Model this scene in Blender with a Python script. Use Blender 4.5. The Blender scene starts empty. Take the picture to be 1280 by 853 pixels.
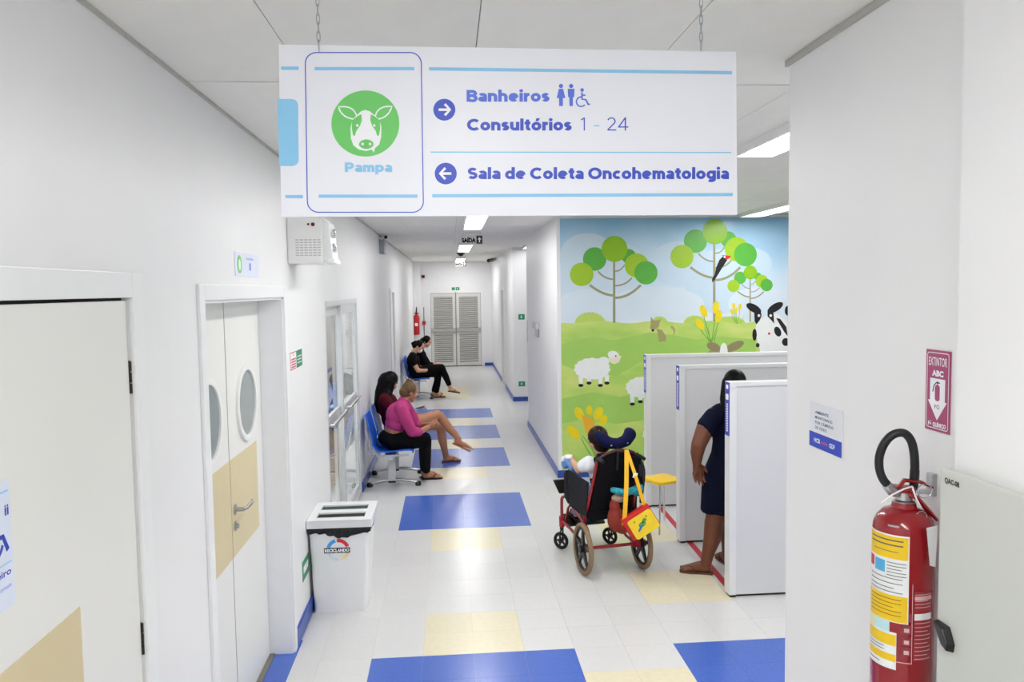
import bpy, bmesh, math, random
from mathutils import Vector, Matrix, Quaternion
random.seed(7)
SC = bpy.context.scene
COL = SC.collection

# ------------------------------------------------------------------ camera
F_PX, YAW, PITCH, ROLL, CAM_H = 991.52, 0.0787138, 0.0655381, -0.0145281, 2.15017
cam_d = bpy.data.cameras.new('camera')
cam_d.sensor_width = 36.0
cam_d.lens = F_PX / 1280.0 * 36.0
cam_d.clip_start = 0.05
cam = bpy.data.objects.new('camera', cam_d)
COL.objects.link(cam)
fw = Vector((math.sin(YAW)*math.cos(PITCH), math.cos(YAW)*math.cos(PITCH), -math.sin(PITCH)))
r0 = Vector((math.cos(YAW), -math.sin(YAW), 0)); u0 = r0.cross(fw)
rt = r0*math.cos(ROLL) + u0*math.sin(ROLL); up = -r0*math.sin(ROLL) + u0*math.cos(ROLL)
m4 = Matrix((rt, up, -fw)).transposed().to_4x4(); m4.translation = (0, 0, CAM_H)
cam.matrix_world = m4
SC.camera = cam

# ------------------------------------------------------------------ world, exposure
world = bpy.data.worlds.new('world'); SC.world = world
world.use_nodes = True
wb = world.node_tree.nodes['Background']
wb.inputs[0].default_value = (0.93, 0.96, 1.0, 1); wb.inputs[1].default_value = 2.6
SC.view_settings.view_transform = 'Standard'
SC.view_settings.look = 'None'
SC.view_settings.gamma = 1.0
SC.view_settings.use_curve_mapping = False
SC.view_settings.exposure = 0.63
SC.cycles.use_denoising = True
SC.cycles.max_bounces = 8
SC.cycles.diffuse_bounces = 5
LAMP_W = 17.0            # watts radiated by each 2.5 m fluorescent fixture
LAMP_RGB = (1.0, 0.985, 0.965)

# ------------------------------------------------------------------ helpers
def lin(h):
    h = h.lstrip('#'); o = []
    for i in (0, 2, 4):
        c = int(h[i:i+2], 16)/255.0
        o.append(c/12.92 if c <= .04045 else ((c+.055)/1.055)**2.4)
    return tuple(o)
MATS = {}
def mat(name, hexc, rough=.5, metal=0.0, var=.04, scale=12.0, bump=0.0, bscale=60.0, spec=.5, coat=0.0, rnd=0.0, stretch=None, emit=None, trans=0.0, alpha=1.0, ior=1.45):
    if name in MATS: return MATS[name]
    m = bpy.data.materials.new(name); m.use_nodes = True
    nt = m.node_tree; N = nt.nodes; L = nt.links
    b = N['Principled BSDF']
    c = lin(hexc)
    b.inputs['Roughness'].default_value = rough; b.inputs['Metallic'].default_value = metal
    b.inputs['Specular IOR Level'].default_value = spec
    b.inputs['IOR'].default_value = ior
    b.inputs['Coat Weight'].default_value = coat
    b.inputs['Transmission Weight'].default_value = trans
    b.inputs['Alpha'].default_value = alpha
    tc = N.new('ShaderNodeTexCoord'); mp = N.new('ShaderNodeMapping'); L.new(tc.outputs['Object'], mp.inputs[0])
    if stretch: mp.inputs['Scale'].default_value = stretch
    nz = N.new('ShaderNodeTexNoise'); nz.inputs['Scale'].default_value = scale; nz.inputs['Detail'].default_value = 4
    L.new(mp.outputs[0], nz.inputs[0])
    rp = N.new('ShaderNodeValToRGB'); L.new(nz.outputs[0], rp.inputs[0])
    rp.color_ramp.elements[0].position = .3; rp.color_ramp.elements[1].position = .7
    rp.color_ramp.elements[0].color = tuple(x*(1-var) for x in c)+(1,)
    rp.color_ramp.elements[1].color = tuple(min(1, x*(1+var*.6)) for x in c)+(1,)
    out = rp.outputs[0]
    if rnd:
        oi = N.new('ShaderNodeObjectInfo'); mr = N.new('ShaderNodeMapRange')
        mr.inputs[3].default_value = 1-rnd; mr.inputs[4].default_value = 1+rnd*.5
        L.new(oi.outputs['Random'], mr.inputs[0])
        vm = N.new('ShaderNodeVectorMath'); vm.operation = 'SCALE'
        L.new(out, vm.inputs[0]); L.new(mr.outputs[0], vm.inputs['Scale']); out = vm.outputs[0]
    L.new(out, b.inputs['Base Color'])
    if bump:
        n2 = N.new('ShaderNodeTexNoise'); n2.inputs['Scale'].default_value = bscale; n2.inputs['Detail'].default_value = 3
        L.new(mp.outputs[0], n2.inputs[0])
        bp = N.new('ShaderNodeBump'); bp.inputs['Strength'].default_value = bump; bp.inputs['Distance'].default_value = .004
        L.new(n2.outputs[0], bp.inputs['Height']); L.new(bp.outputs[0], b.inputs['Normal'])
    if emit:
        b.inputs['Emission Color'].default_value = lin(emit[0])+(1,); b.inputs['Emission Strength'].default_value = emit[1]
    MATS[name] = m
    return m
def matte(*ms):
    for m in ms: m.node_tree.nodes['Principled BSDF'].inputs['Specular IOR Level'].default_value = .12
def V(*a): return Vector(a)
class Pl:
    """a flat frame: origin o, right u, up v, facing n = u x v"""
    def __init__(s, o, u, v): s.o = Vector(o); s.u = Vector(u); s.v = Vector(v); s.n = s.u.cross(s.v)
    def pt(s, a, b, c=0.0): return s.o + s.u*a + s.v*b + s.n*c
class MB:
    def __init__(s): s.v = []; s.f = []; s.mi = []; s.cur = 0
    def add(s, vs, fs):
        k = len(s.v); s.v += [Vector(q) for q in vs]; s.f += [tuple(i+k for i in f) for f in fs]; s.mi += [s.cur]*len(fs); return s
    def box(s, x0, x1, y0, y1, z0, z1):
        return s.add([(x0,y0,z0),(x1,y0,z0),(x1,y1,z0),(x0,y1,z0),(x0,y0,z1),(x1,y0,z1),(x1,y1,z1),(x0,y1,z1)],
                     [(0,3,2,1),(4,5,6,7),(0,1,5,4),(1,2,6,5),(2,3,7,6),(3,0,4,7)])
    def obox(s, c, ax, ay, az):
        c = Vector(c); ax = Vector(ax); ay = Vector(ay); az = Vector(az)
        vs = [c+ax*i+ay*j+az*k for k in (-1,1) for j in (-1,1) for i in (-1,1)]
        return s.add(vs, [(0,2,3,1),(4,5,7,6),(0,1,5,4),(1,3,7,5),(3,2,6,7),(2,0,4,6)])
    def hexa(s, bot, top):
        n = len(bot)
        return s.add(list(bot)+list(top), [tuple(range(n))[::-1], tuple(range(n, 2*n))]+[(i,(i+1)%n,n+(i+1)%n,n+i) for i in range(n)])
    def frames(s, d):
        d = d.normalized(); a = Vector((0,0,1)) if abs(d.z) < .9 else Vector((1,0,0))
        x = d.cross(a).normalized(); return x, d.cross(x).normalized()
    def cone(s, p0, p1, a, b=None, n=12, caps=True):
        p0 = Vector(p0); p1 = Vector(p1); b = a if b is None else b
        x, y = s.frames(p1-p0); vs = []
        for p, r in ((p0,a),(p1,b)):
            for i in range(n):
                t = 2*math.pi*i/n; vs.append(p+x*(r*math.cos(t))+y*(r*math.sin(t)))
        fs = [(i,(i+1)%n,n+(i+1)%n,n+i) for i in range(n)]
        if caps: fs += [tuple(range(n))[::-1], tuple(range(n,2*n))]
        return s.add(vs, fs)
    def tube(s, path, r, n=8, closed=False, flat=None):
        P = [Vector(q) for q in path]; m = len(P); vs = []; prev = None
        for i in range(m):
            if closed: d = P[(i+1)%m]-P[i-1]
            else: d = P[min(i+1,m-1)]-P[max(i-1,0)]
            d.normalize()
            if prev is None: x, y = s.frames(d)
            else:
                x = (prev-d*prev.dot(d)).normalized(); y = d.cross(x)
            prev = x; rr = r[i] if isinstance(r,(list,tuple)) else r
            for k in range(n):
                t = 2*math.pi*k/n; vs.append(P[i]+x*(rr*math.cos(t))+y*(rr*math.sin(t)*(flat or 1)))
        fs = []
        for i in range(m if closed else m-1):
            j = (i+1)%m
            for k in range(n): fs.append((i*n+k, i*n+(k+1)%n, j*n+(k+1)%n, j*n+k))
        if not closed: fs += [tuple(range(n))[::-1], tuple(range((m-1)*n, m*n))]
        return s.add(vs, fs)
    def lathe(s, c, prof, n=24, axis=(0,0,1)):
        c = Vector(c); d = Vector(axis).normalized(); x, y = s.frames(d); vs = []
        for r, h in prof:
            for i in range(n):
                t = 2*math.pi*i/n; vs.append(c+d*h+x*(r*math.cos(t))+y*(r*math.sin(t)))
        m = len(prof)
        fs = [(j*n+i, j*n+(i+1)%n, (j+1)*n+(i+1)%n, (j+1)*n+i) for j in range(m-1) for i in range(n)]
        if prof[0][0] > 1e-6: fs.append(tuple(range(n))[::-1])
        if prof[-1][0] > 1e-6: fs.append(tuple(range((m-1)*n, m*n)))
        return s.add(vs, fs)
    def ell(s, c, r, rot=None, n=16, m=10):
        c = Vector(c); r = (r,r,r) if not isinstance(r,(list,tuple)) else r
        vs = []; fs = []
        for j in range(m+1):
            th = math.pi*j/m
            for i in range(n):
                ph = 2*math.pi*i/n
                q = Vector((r[0]*math.sin(th)*math.cos(ph), r[1]*math.sin(th)*math.sin(ph), r[2]*math.cos(th)))
                if rot is not None: q = rot @ q
                vs.append(c+q)
        for j in range(m):
            for i in range(n): fs.append((j*n+i, (j+1)*n+i, (j+1)*n+(i+1)%n, j*n+(i+1)%n))
        return s.add(vs, fs)
    def cap(s, p0, a, p1, b, n=14):
        s.ell(p0, a, None, n, 8); s.ell(p1, b, None, n, 8); return s.cone(p0, p1, a, b, n, True)
    def chain(s, pts):
        for (p, a), (q, b) in zip(pts[:-1], pts[1:]): s.cap(p, a, q, b)
        return s
    def loft(s, rings, closed_ends=True):
        n = len(rings[0]); vs = [q for r in rings for q in r]
        fs = [(j*n+i, j*n+(i+1)%n, (j+1)*n+(i+1)%n, (j+1)*n+i) for j in range(len(rings)-1) for i in range(n)]
        if closed_ends: fs += [tuple(range(n))[::-1], tuple(range((len(rings)-1)*n, len(rings)*n))]
        return s.add(vs, fs)
    def prism(s, pl, poly, c0, c1):
        n = len(poly)
        a = sum(poly[i][0]*poly[(i+1)%n][1]-poly[(i+1)%n][0]*poly[i][1] for i in range(n))
        if a < 0: poly = poly[::-1]
        vs = [pl.pt(x,y,c0) for x,y in poly]+[pl.pt(x,y,c1) for x,y in poly]
        return s.add(vs, [tuple(range(n,2*n)), tuple(range(n))[::-1]]+[(i,(i+1)%n,n+(i+1)%n,n+i) for i in range(n)])
    def ringprism(s, pl, outer, inner, c0, c1):
        n = len(outer)
        vs = [pl.pt(x,y,c) for c in (c0,c1) for poly in (outer,inner) for x,y in poly]
        fs = []
        for i in range(n):
            j = (i+1)%n
            fs += [(2*n+i,2*n+j,3*n+j,3*n+i),(i,j,2*n+j,2*n+i),(n+j,n+i,3*n+i,3*n+j)]
        return s.add(vs, fs)
    def mesh(s, name, off=Vector(), bevel=0.0, seg=2):
        me = bpy.data.meshes.new(name)
        me.from_pydata([q-off for q in s.v], [], s.f)
        if bevel:
            bm = bmesh.new(); bm.from_mesh(me)
            bmesh.ops.remove_doubles(bm, verts=bm.verts, dist=1e-6)
            bmesh.ops.recalc_face_normals(bm, faces=bm.faces)
            es = [e for e in bm.edges if len(e.link_faces) == 2 and e.calc_face_angle(0) > .6]
            bmesh.ops.bevel(bm, geom=es, offset=bevel, segments=seg, profile=.7, affect='EDGES', clamp_overlap=True)
            bm.to_mesh(me); bm.free()
        else:
            bm = bmesh.new(); bm.from_mesh(me); bmesh.ops.recalc_face_normals(bm, faces=bm.faces); bm.to_mesh(me); bm.free()
        return me
    def build(s, name, m, parent=None, bevel=0.0, smooth=False, local=False, origin=None, seg=2):
        off = Vector(origin) if origin is not None else (Vector() if (local or parent is None) else woff(parent))
        me = s.mesh(name, off, bevel, seg)
        ms = m if isinstance(m, (list, tuple)) else [m]
        for q in ms: me.materials.append(q)
        if len(ms) > 1 and not bevel: me.polygons.foreach_set('material_index', s.mi)
        if smooth:
            me.polygons.foreach_set('use_smooth', [True]*len(me.polygons))
            me.set_sharp_from_angle(angle=math.radians(42 if smooth is True else smooth))
        o = bpy.data.objects.new(name, me); COL.objects.link(o)
        if parent is not None: o.parent = parent
        if origin is not None: o.location = origin
        return o
def woff(o):
    p = Vector()
    while o is not None: p += o.location; o = o.parent
    return p
def tag(o, label=None, cat=None, group=None, kind=None):
    if label: o['label'] = label
    if cat: o['category'] = cat
    if group: o['group'] = group
    if kind: o['kind'] = kind
    return o
def thing(name, label, cat, loc=(0,0,0), rotz=0.0, group=None):
    o = bpy.data.objects.new(name, None); COL.objects.link(o); o.empty_display_size = .1
    o.location = loc; o.rotation_euler = (0,0,rotz)
    return tag(o, label, cat, group)
def struct(name, loc=(0,0,0)):
    o = bpy.data.objects.new(name, None); COL.objects.link(o); o.location = loc; o.empty_display_size = .1
    o['kind'] = 'structure'; return o
def copy_tree(o, parent=None):
    c = o.copy(); COL.objects.link(c)
    if parent is not None: c.parent = parent
    for ch in list(o.children): copy_tree(ch, c)
    return c
def remesh(name, mb, voxel, m, parent, smooth_it=5, local=False):
    me = mb.mesh(name, Vector() if (local or parent is None) else woff(parent))
    o = bpy.data.objects.new(name, me); COL.objects.link(o)
    r = o.modifiers.new('r', 'REMESH'); r.mode = 'VOXEL'; r.voxel_size = voxel; r.use_smooth_shade = True
    if smooth_it:
        q = o.modifiers.new('s', 'SMOOTH'); q.factor = .5; q.iterations = smooth_it
    dg = bpy.context.evaluated_depsgraph_get(); dg.update()
    nm = bpy.data.meshes.new_from_object(o.evaluated_get(dg))
    o.modifiers.clear(); o.data = nm; bpy.data.meshes.remove(me)
    nm.name = name; nm.materials.clear(); nm.materials.append(m)
    nm.polygons.foreach_set('use_smooth', [True]*len(nm.polygons))
    if parent is not None: o.parent = parent
    return o
def circ(x, y, r, n=28, ry=None, a0=0.0, rot=0.0):
    ry = r if ry is None else ry; o = []
    for i in range(n):
        t = a0+2*math.pi*i/n; a = r*math.cos(t); b = ry*math.sin(t)
        o.append((x+a*math.cos(rot)-b*math.sin(rot), y+a*math.sin(rot)+b*math.cos(rot)))
    return o
def rrect(x0, y0, x1, y1, r, n=6):
    o = []
    for cx, cy, a in ((x1-r,y1-r,0),(x0+r,y1-r,90),(x0+r,y0+r,180),(x1-r,y0+r,270)):
        for i in range(n+1):
            t = math.radians(a+90*i/n); o.append((cx+r*math.cos(t), cy+r*math.sin(t)))
    return o
def rect(x0, y0, x1, y1): return [(x0,y0),(x1,y0),(x1,y1),(x0,y1)]
def stroke(pts, w, w2=None):
    """a flat ribbon along a 2D polyline"""
    L = []; R = []; n = len(pts)
    for i in range(n):
        a = pts[max(i-1,0)]; b = pts[min(i+1,n-1)]
        d = Vector((b[0]-a[0], b[1]-a[1])); d.normalize()
        h = (w+(w2-w)*i/(n-1) if w2 is not None else w)/2
        L.append((pts[i][0]-d.y*h, pts[i][1]+d.x*h)); R.append((pts[i][0]+d.y*h, pts[i][1]-d.x*h))
    return L+R[::-1]
def bez(p0, p1, p2, n=10):
    return [((1-t)**2*p0[0]+2*t*(1-t)*p1[0]+t*t*p2[0], (1-t)**2*p0[1]+2*t*(1-t)*p1[1]+t*t*p2[1]) for t in [i/n for i in range(n+1)]]
def flat(name, pl, polys, m, parent, c=.0004, th=.0004, fn=None):
    mb = MB()
    for k, q in enumerate(polys):
        if fn: q = [fn(*z) for z in q]
        mb.prism(pl, q, c, c+th+.00004*k)
    o = mb.build(name, m, parent)
    if len(polys) > 3: o['kind'] = 'stuff'
    return o
def text(name, body, pl, x0, y0, x1, y1, m, parent, c=.0005, bold=.0, th=.0003, ymode='box', fn=None):
    """print words on a plane so that they fill the box (x0..x1, y0..y1); y0 is the baseline when ymode='cap'"""
    cu = bpy.data.curves.new(name, 'FONT'); cu.body = body; cu.size = 1.0; cu.offset = bold; cu.extrude = 0.0
    cu.resolution_u = 3
    o = bpy.data.objects.new(name, cu); COL.objects.link(o)
    dg = bpy.context.evaluated_depsgraph_get(); dg.update()
    me = bpy.data.meshes.new_from_object(o.evaluated_get(dg))
    bpy.data.objects.remove(o); bpy.data.curves.remove(cu)
    xs = [q.co.x for q in me.vertices]; ys = [q.co.y for q in me.vertices]
    mx, Mx = min(xs), max(xs); my, My = (min(ys), max(ys)) if ymode == 'box' else (-bold*.5, .727+bold*.5)
    off = woff(parent)
    for q in me.vertices:
        a = x0+(q.co.x-mx)/(Mx-mx)*(x1-x0); b = y0+(q.co.y-my)/(My-my)*(y1-y0)
        if fn: a, b = fn(a, b)
        q.co = pl.pt(a, b, c+th)-off
    me.name = name; me.materials.clear(); me.materials.append(m)
    o = bpy.data.objects.new(name, me); COL.objects.link(o); o.parent = parent
    return o
def arcp(cx, cy, rx, ry, a0, a1, n=14):
    return [(cx+rx*math.cos(math.radians(a0+(a1-a0)*i/n)), cy+ry*math.sin(math.radians(a0+(a1-a0)*i/n))) for i in range(n+1)]
def glyph(ch, w):
    """geometric sans letter: (list of open strokes, list of closed rings (cx,cy,rx,ry), list of filled polygons, advance); cap height 1"""
    h = w/2; X = .75; D = -.26; S = []; Rg = []; Fl = []
    def bowl(cx): Rg.append((cx, X/2, .36-h, X/2-h))
    if ch in 'oó':
        bowl(.36); a = .72
        if ch == 'ó': Fl.append([(.30,X+.07),(.30+w*.85,X+.07),(.62,X+.31),(.62-w*1.1,X+.31)])
    elif ch == 'O': Rg.append((.51,.5,.51-h,.5-h+.01)); a = 1.02
    elif ch == 'c': S.append(arcp(.36,X/2,.36-h,X/2-h,48,312,20)); a = .62
    elif ch == 'C': S.append(arcp(.51,.5,.51-h,.5-h+.01,46,314,22)); a = .89
    elif ch == 'e':
        S.append([(h*1.2,X/2),(.72-h,X/2)]); S.append(arcp(.36,X/2,.36-h,X/2-h,0,312,22)); a = .72
    elif ch == 'd': bowl(.36); S.append([(.72-h,0),(.72-h,1.04)]); a = .72
    elif ch == 'p': bowl(.36); S.append([(h,D),(h,X)]); a = .72
    elif ch == 'g': bowl(.36); S.append([(.72-h,X)]+[(.72-h,.02)]+arcp(.36,.0,.36-h,-D-h,-8,-140,12)); a = .72
    elif ch == 'a':
        S.append(arcp(.30,X-.27,.27-h*.6,.27-h,150,0,12)+[(.57-h*.6,0)]); Rg.append((.30,.225,.30-h,.225-h)); a = .62
    elif ch in 'nhmru':
        if ch == 'u':
            S.append([(h,X),(h,.30)]+arcp(.335,.30,.335-h,.30-h,180,360,12)+[(.67-h,X)]); S.append([(.67-h,0),(.67-h,X)]); a = .67
        elif ch == 'r': S.append([(h,0),(h,X)]); S.append(arcp(.40,.36,.40-h,X-h-.36,165,88,8)); a = .43
        else:
            S.append([(h,0),(h,1.04 if ch == 'h' else X)]); r = .335 if ch != 'm' else .30
            S.append(arcp(r,.42,r-h,X-h-.42,180,0,12)+[(2*r-h,0)]); a = 2*r
            if ch == 'm': S.append(arcp(3*r-w,.42,r-h,X-h-.42,180,0,12)+[(4*r-w-h,0)]); a = 4*r-w
    elif ch == 'i': S.append([(h,0),(h,X)]); Fl.append(circ(h,X+.19,h*1.12,14)); a = w
    elif ch == 'l': S.append([(h,0),(h,1.04)]); a = w
    elif ch == 't': S.append([(.10+h,.95)]+[(.10+h,.22)]+arcp(.10+h+.15,.22,.15,.22-h,180,290,8)); S.append([(0,X-h*.8),(.43,X-h*.8)]); a = .44
    elif ch in 'sS':
        k, W = (X,.56) if ch == 's' else (1.0,.70)
        r = (k-w)/4
        S.append(arcp(W/2,k-h-r,W/2-h,r,28,270,16)+arcp(W/2,h+r,W/2-h,r,90,-152,16)[1:]); a = W
    elif ch == 'B':
        S.append([(h,0),(h,1)]); S.append([(h,1-h),(.42,1-h)]+arcp(.42,.75-h*.4,.27-h*.6,.25-h*.6,90,-90,10)+[(h,.5)]); S.append([(.42,.5),(.44,.5)]+arcp(.44,.26+h*.2,.32-h*.8,.25-h*.3,90,-90,10)+[(h,h)]); a = .76
    elif ch == 'P':
        S.append([(h,0),(h,1)]); S.append([(h,1-h),(.40,1-h)]+arcp(.40,.66,.36-h,.34-h,90,-90,12)+[(h,.32+h)]); a = .76
    elif ch == '1': S.append([(.28-h,0),(.28-h,1-h*.2)]); S.append([(.0,.80),(.28-h,1-h)]); a = .30
    elif ch == '2': S.append(arcp(.29,.70,.29-h,.30-h,160,-25,14)+[(.03,h)]); S.append([(h*.4,h),(.62,h)]); a = .64
    elif ch == '4': S.append([(.50,0),(.50,1)]); S.append([(.50,.98),(h,.27)]); S.append([(0,.27),(.70,.27)]); a = .70
    elif ch == '-': S.append([(.0,.36),(.36,.36)]); a = .36
    else: a = .20
    return S, Rg, Fl, a
def words(name, s, pl, x0, base, x1, cap, w, m, parent, gap, fn, c=.0004):
    """heavy geometric lettering fitted between x0 and x1, baseline to cap height"""
    tot = sum(glyph(ch, w)[3] for ch in s)+gap*(len(s)-1); kx = (x1-x0)/tot; ky = cap-base
    mb = MB(); pen = 0.0; n = 0
    T_ = lambda q: fn(x0+(pen+q[0])*kx, base+q[1]*ky)
    for ch in s:
        S, Rg, Fl, a = glyph(ch, w)
        for q in S: mb.prism(pl, [T_(z) for z in stroke(q, w)], c, c+.0003+.00003*(n%7)); n += 1
        for cx, cy, rx, ry in Rg:
            mb.ringprism(pl, [T_(z) for z in circ(cx,cy,rx+w/2,28,ry+w/2)], [T_(z) for z in circ(cx,cy,rx-w/2,28,ry-w/2)], c, c+.0003+.00003*(n%7)); n += 1
        for q in Fl: mb.prism(pl, [T_(z) for z in q], c, c+.0003+.00003*(n%7)); n += 1
        pen += a+gap
    return mb.build(name, m, parent)
def smooth_path(P, k=5):
    P = [Vector(q) for q in P]; o = []
    for i in range(len(P)-1):
        a, b, c, d = P[max(i-1,0)], P[i], P[i+1], P[min(i+2,len(P)-1)]
        for j in range(k):
            t = j/k; o.append(.5*((2*b)+(c-a)*t+(2*a-5*b+4*c-d)*t*t+(3*b-a-3*c+d)*t**3))
    return o+[P[-1]]
PX, PY, PZ = Vector((1,0,0)), Vector((0,1,0)), Vector((0,0,1))

# ------------------------------------------------------------------ materials
M_WALL = mat('wall_paint', '#ededee', .42, var=.012, scale=3, bump=.05, bscale=220)
M_WALLR = mat('wall_paint_lightened', '#f3f3f3', .5, var=.012, scale=3, bump=.05, bscale=220)  # wall paint lightened on the near right walls, standing in for missing light
M_CEIL = mat('ceiling_panel_white', '#efeee9', .8, var=.02, scale=6, bump=.1, bscale=300, rnd=.03)
M_GAP = mat('ceiling_gap_grey', '#8f8e88', .9)
M_TRIM = mat('trim_white', '#eeeff0', .35, var=.015)
M_DOOR = mat('door_laminate', '#e9e9e5', .38, var=.012, scale=2)
M_BAND = mat('cream_laminate', '#d8c9a0', .4, var=.02, scale=4)
M_BLUEBASE = mat('baseboard_blue', '#2d4fa8', .3, var=.08, scale=9)
M_TW = mat('tile_white', '#d3d3d3', .25, var=.02, spec=.4, scale=9, rnd=.025, bump=.012, bscale=14)
M_TB = mat('tile_blue', '#4869c0', .24, var=.10, scale=16, rnd=.05, bump=.012, bscale=14)
M_TC = mat('tile_cream', '#ded6ba', .26, var=.04, scale=9, rnd=.03, bump=.012, bscale=14)
M_JOINT = mat('floor_joint', '#c2c2c0', .8)
M_ALU = mat('aluminium', '#dcdee0', .35, .45, var=.04, scale=20)
M_STEEL = mat('brushed_steel', '#b9bbbd', .28, 1.0, var=.05, scale=30)
M_CHROME = mat('chrome', '#d8dadc', .12, 1.0, var=.02)
M_BLACK = mat('black_plastic', '#17181a', .4, var=.1)
M_DARK = mat('dark_rubber', '#101011', .7, var=.1)
M_WPLA = mat('white_plastic', '#ececea', .35, var=.015)
M_GREYP = mat('grey_plastic', '#c6c8ca', .4, var=.03)
M_RED = mat('red_paint', '#b0121a', .25, var=.06, coat=.4)
M_GLASS = mat('clear_glass', '#f2f7f6', .02, var=.0, trans=1.0, ior=1.45)
M_WHITE = mat('print_white', '#f6f7fa', .4, var=.008)
M_EMIT = mat('lamp_tube', '#ffffff', .3, emit=('#fbfcff', 5.0))
# ================================================================== THE SETTING
XL, XR, YM, YE, ZC = -.965, 1.21, 8.83, 22.3, 2.94
LW = Pl((XL,0,0), PY, PZ)              # left wall, seen from the corridor: a = world y, b = height
RW = Pl((XR,0,0), -PY, PZ)             # right walls: a = -world y

# ---- floor: every tile of the checker is a slab of its own
X0 = -.4915
cols = [-1.10, -.94, -.7915] + [X0+.3*k for k in range(0, 23)]
rows = [4.568-.3*k for k in range(25, 0, -1)]
def span(a, b, n): return [a+(b-a)*i/n for i in range(n)]
rows += span(4.568,5.168,2)+span(5.168,5.768,2)+span(5.768,6.45,2)+span(6.45,7.05,2)+span(7.05,8.252,4)+span(8.252,8.93,2)+span(8.93,9.522,2)
rows += span(9.522,10.669,4)+span(10.669,11.344,2)+span(11.344,12.4755,4)+span(12.4755,13.212,2)+span(13.212,14.267,4)+span(14.267,15.5,4)+span(15.5,17.6,7)+span(17.6,YE,16)+[YE]
floor = struct('floor')
MB().box(-1.3, 6.2, -3.0, YE+.2, -.15, -.0025).build('floor_slab', M_JOINT, floor)
def tile_kind(cx, cy):
    c = (cx-X0)/.3
    if cx < -.94: return 1 if 3.19 < cy < 4.72 else 0
    if 0 <= c < 4 and (3.37 < cy < 4.568 or 7.05 < cy < 8.252 or 9.522 < cy < 10.669 or 11.344 < cy < 12.4755 or 13.212 < cy < 14.267): return 1
    if 1 <= c < 3 and (4.568 < cy < 5.168 or 6.45 < cy < 7.05 or 8.93 < cy < 9.522 or 10.669 < cy < 11.344 or 12.4755 < cy < 13.212 or 15.5 < cy < 17.6): return 2
    if 6 <= c < 10 and 3.37 < cy < 4.568: return 1
    if 4 <= c < 6 and 3.67 < cy < 4.268: return 2
    if 6 <= c < 8 and (5.168 < cy < 5.768 or 6.45 < cy < 7.05): return 2
    return 0
g = .0004
UT = []
for k, m in enumerate((M_TW, M_TB, M_TC)):
    t = MB(); t.hexa([(0,0,-.0024),(1,0,-.0024),(1,1,-.0024),(0,1,-.0024)], [(0,0,0),(1,0,0),(1,1,0),(0,1,0)])
    me = t.mesh('tile'); me.materials.append(m); UT.append(me)
cells = []
for i in range(len(cols)-1):
    for j in range(len(rows)-1):
        x0, x1, y0, y1 = cols[i], cols[i+1], rows[j], rows[j+1]
        cx, cy = (x0+x1)/2, (y0+y1)/2
        if cx > XR+.01 and (cy > YM and not (12.3 < cy < 15.05)): continue
        if cx < XL+.02 and not (3.19 < cy < 4.72): continue
        if cx > 1.0 and cy < 1.66: continue
        d = Vector((cx,cy,-CAM_H)); z = d.dot(fw)
        sx = 640+F_PX*d.dot(rt)/z if z > 0 else -1; sy = 426.5-F_PX*d.dot(up)/z if z > 0 else -1
        vis = z > 0 and 320 < sx < 990 and sy < 880 and not (cx > 1.9 and cy > 7.6) and not (cx > 2.2 and cy > 5.4)
        cells.append((not vis, cy, x0, x1, y0, y1, tile_kind(cx, cy)))
cells.sort()
rest = MB()
for n, (hid, cy, x0, x1, y0, y1, k) in enumerate(cells):
    if n < 300 and not hid:
        o = bpy.data.objects.new('tile', UT[k]); COL.objects.link(o); o.parent = floor
        o.location = (x0+g, y0+g, 0); o.scale = (x1-x0-2*g, y1-y0-2*g, 1)
    else:
        rest.cur = k; rest.hexa([(x0+g,y0+g,-.0024),(x1-g,y0+g,-.0024),(x1-g,y1-g,-.0024),(x0+g,y1-g,-.0024)], [(x0+g,y0+g,0),(x1-g,y0+g,0),(x1-g,y1-g,0),(x0+g,y1-g,0)])
tag(rest.build('distant_tiles', [M_TW, M_TB, M_TC], floor), kind='stuff')

# ---- ceiling: panels with shadow gaps
ceiling = struct('ceiling')
MB().box(-1.3, 6.2, -3.0, YE+.2, ZC+.012, ZC+.16).build('ceiling_deck', M_GAP, ceiling)
ccols = [-1.145, -.51, .105, .745, 1.40, 2.09, 2.73, 3.38, 4.03, 4.68, 5.33, 6.0]
crows = [-3.0,-1.9,-.75,.55,1.85,3.1,4.55,5.95,7.3,8.6,10.0,11.33,12.7,14.1,15.6,17.0,18.4,19.8,21.2,YE]
pane = MB().hexa([(0,0,.010),(0,1,.010),(1,1,.010),(1,0,.010)], [(0,0,0),(0,1,0),(1,1,0),(1,0,0)]).mesh('ceiling_panel'); pane.materials.append(M_CEIL)
for i in range(len(ccols)-1):
    for j in range(len(crows)-1):
        x0, x1, y0, y1 = ccols[i], ccols[i+1], crows[j], crows[j+1]
        if (y0 >= 8.5 and x0 > 1.3 and not (12 < y0 < 15)) or (y1 < .6 and x0 > 1.3): continue
        o = bpy.data.objects.new('ceiling_panel', pane); COL.objects.link(o); o.parent = ceiling
        w, wy = .0014, .006; o.location = (x0+w, y0+wy, ZC); o.scale = (x1-x0-2*w, y1-y0-2*wy, 1)

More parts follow.
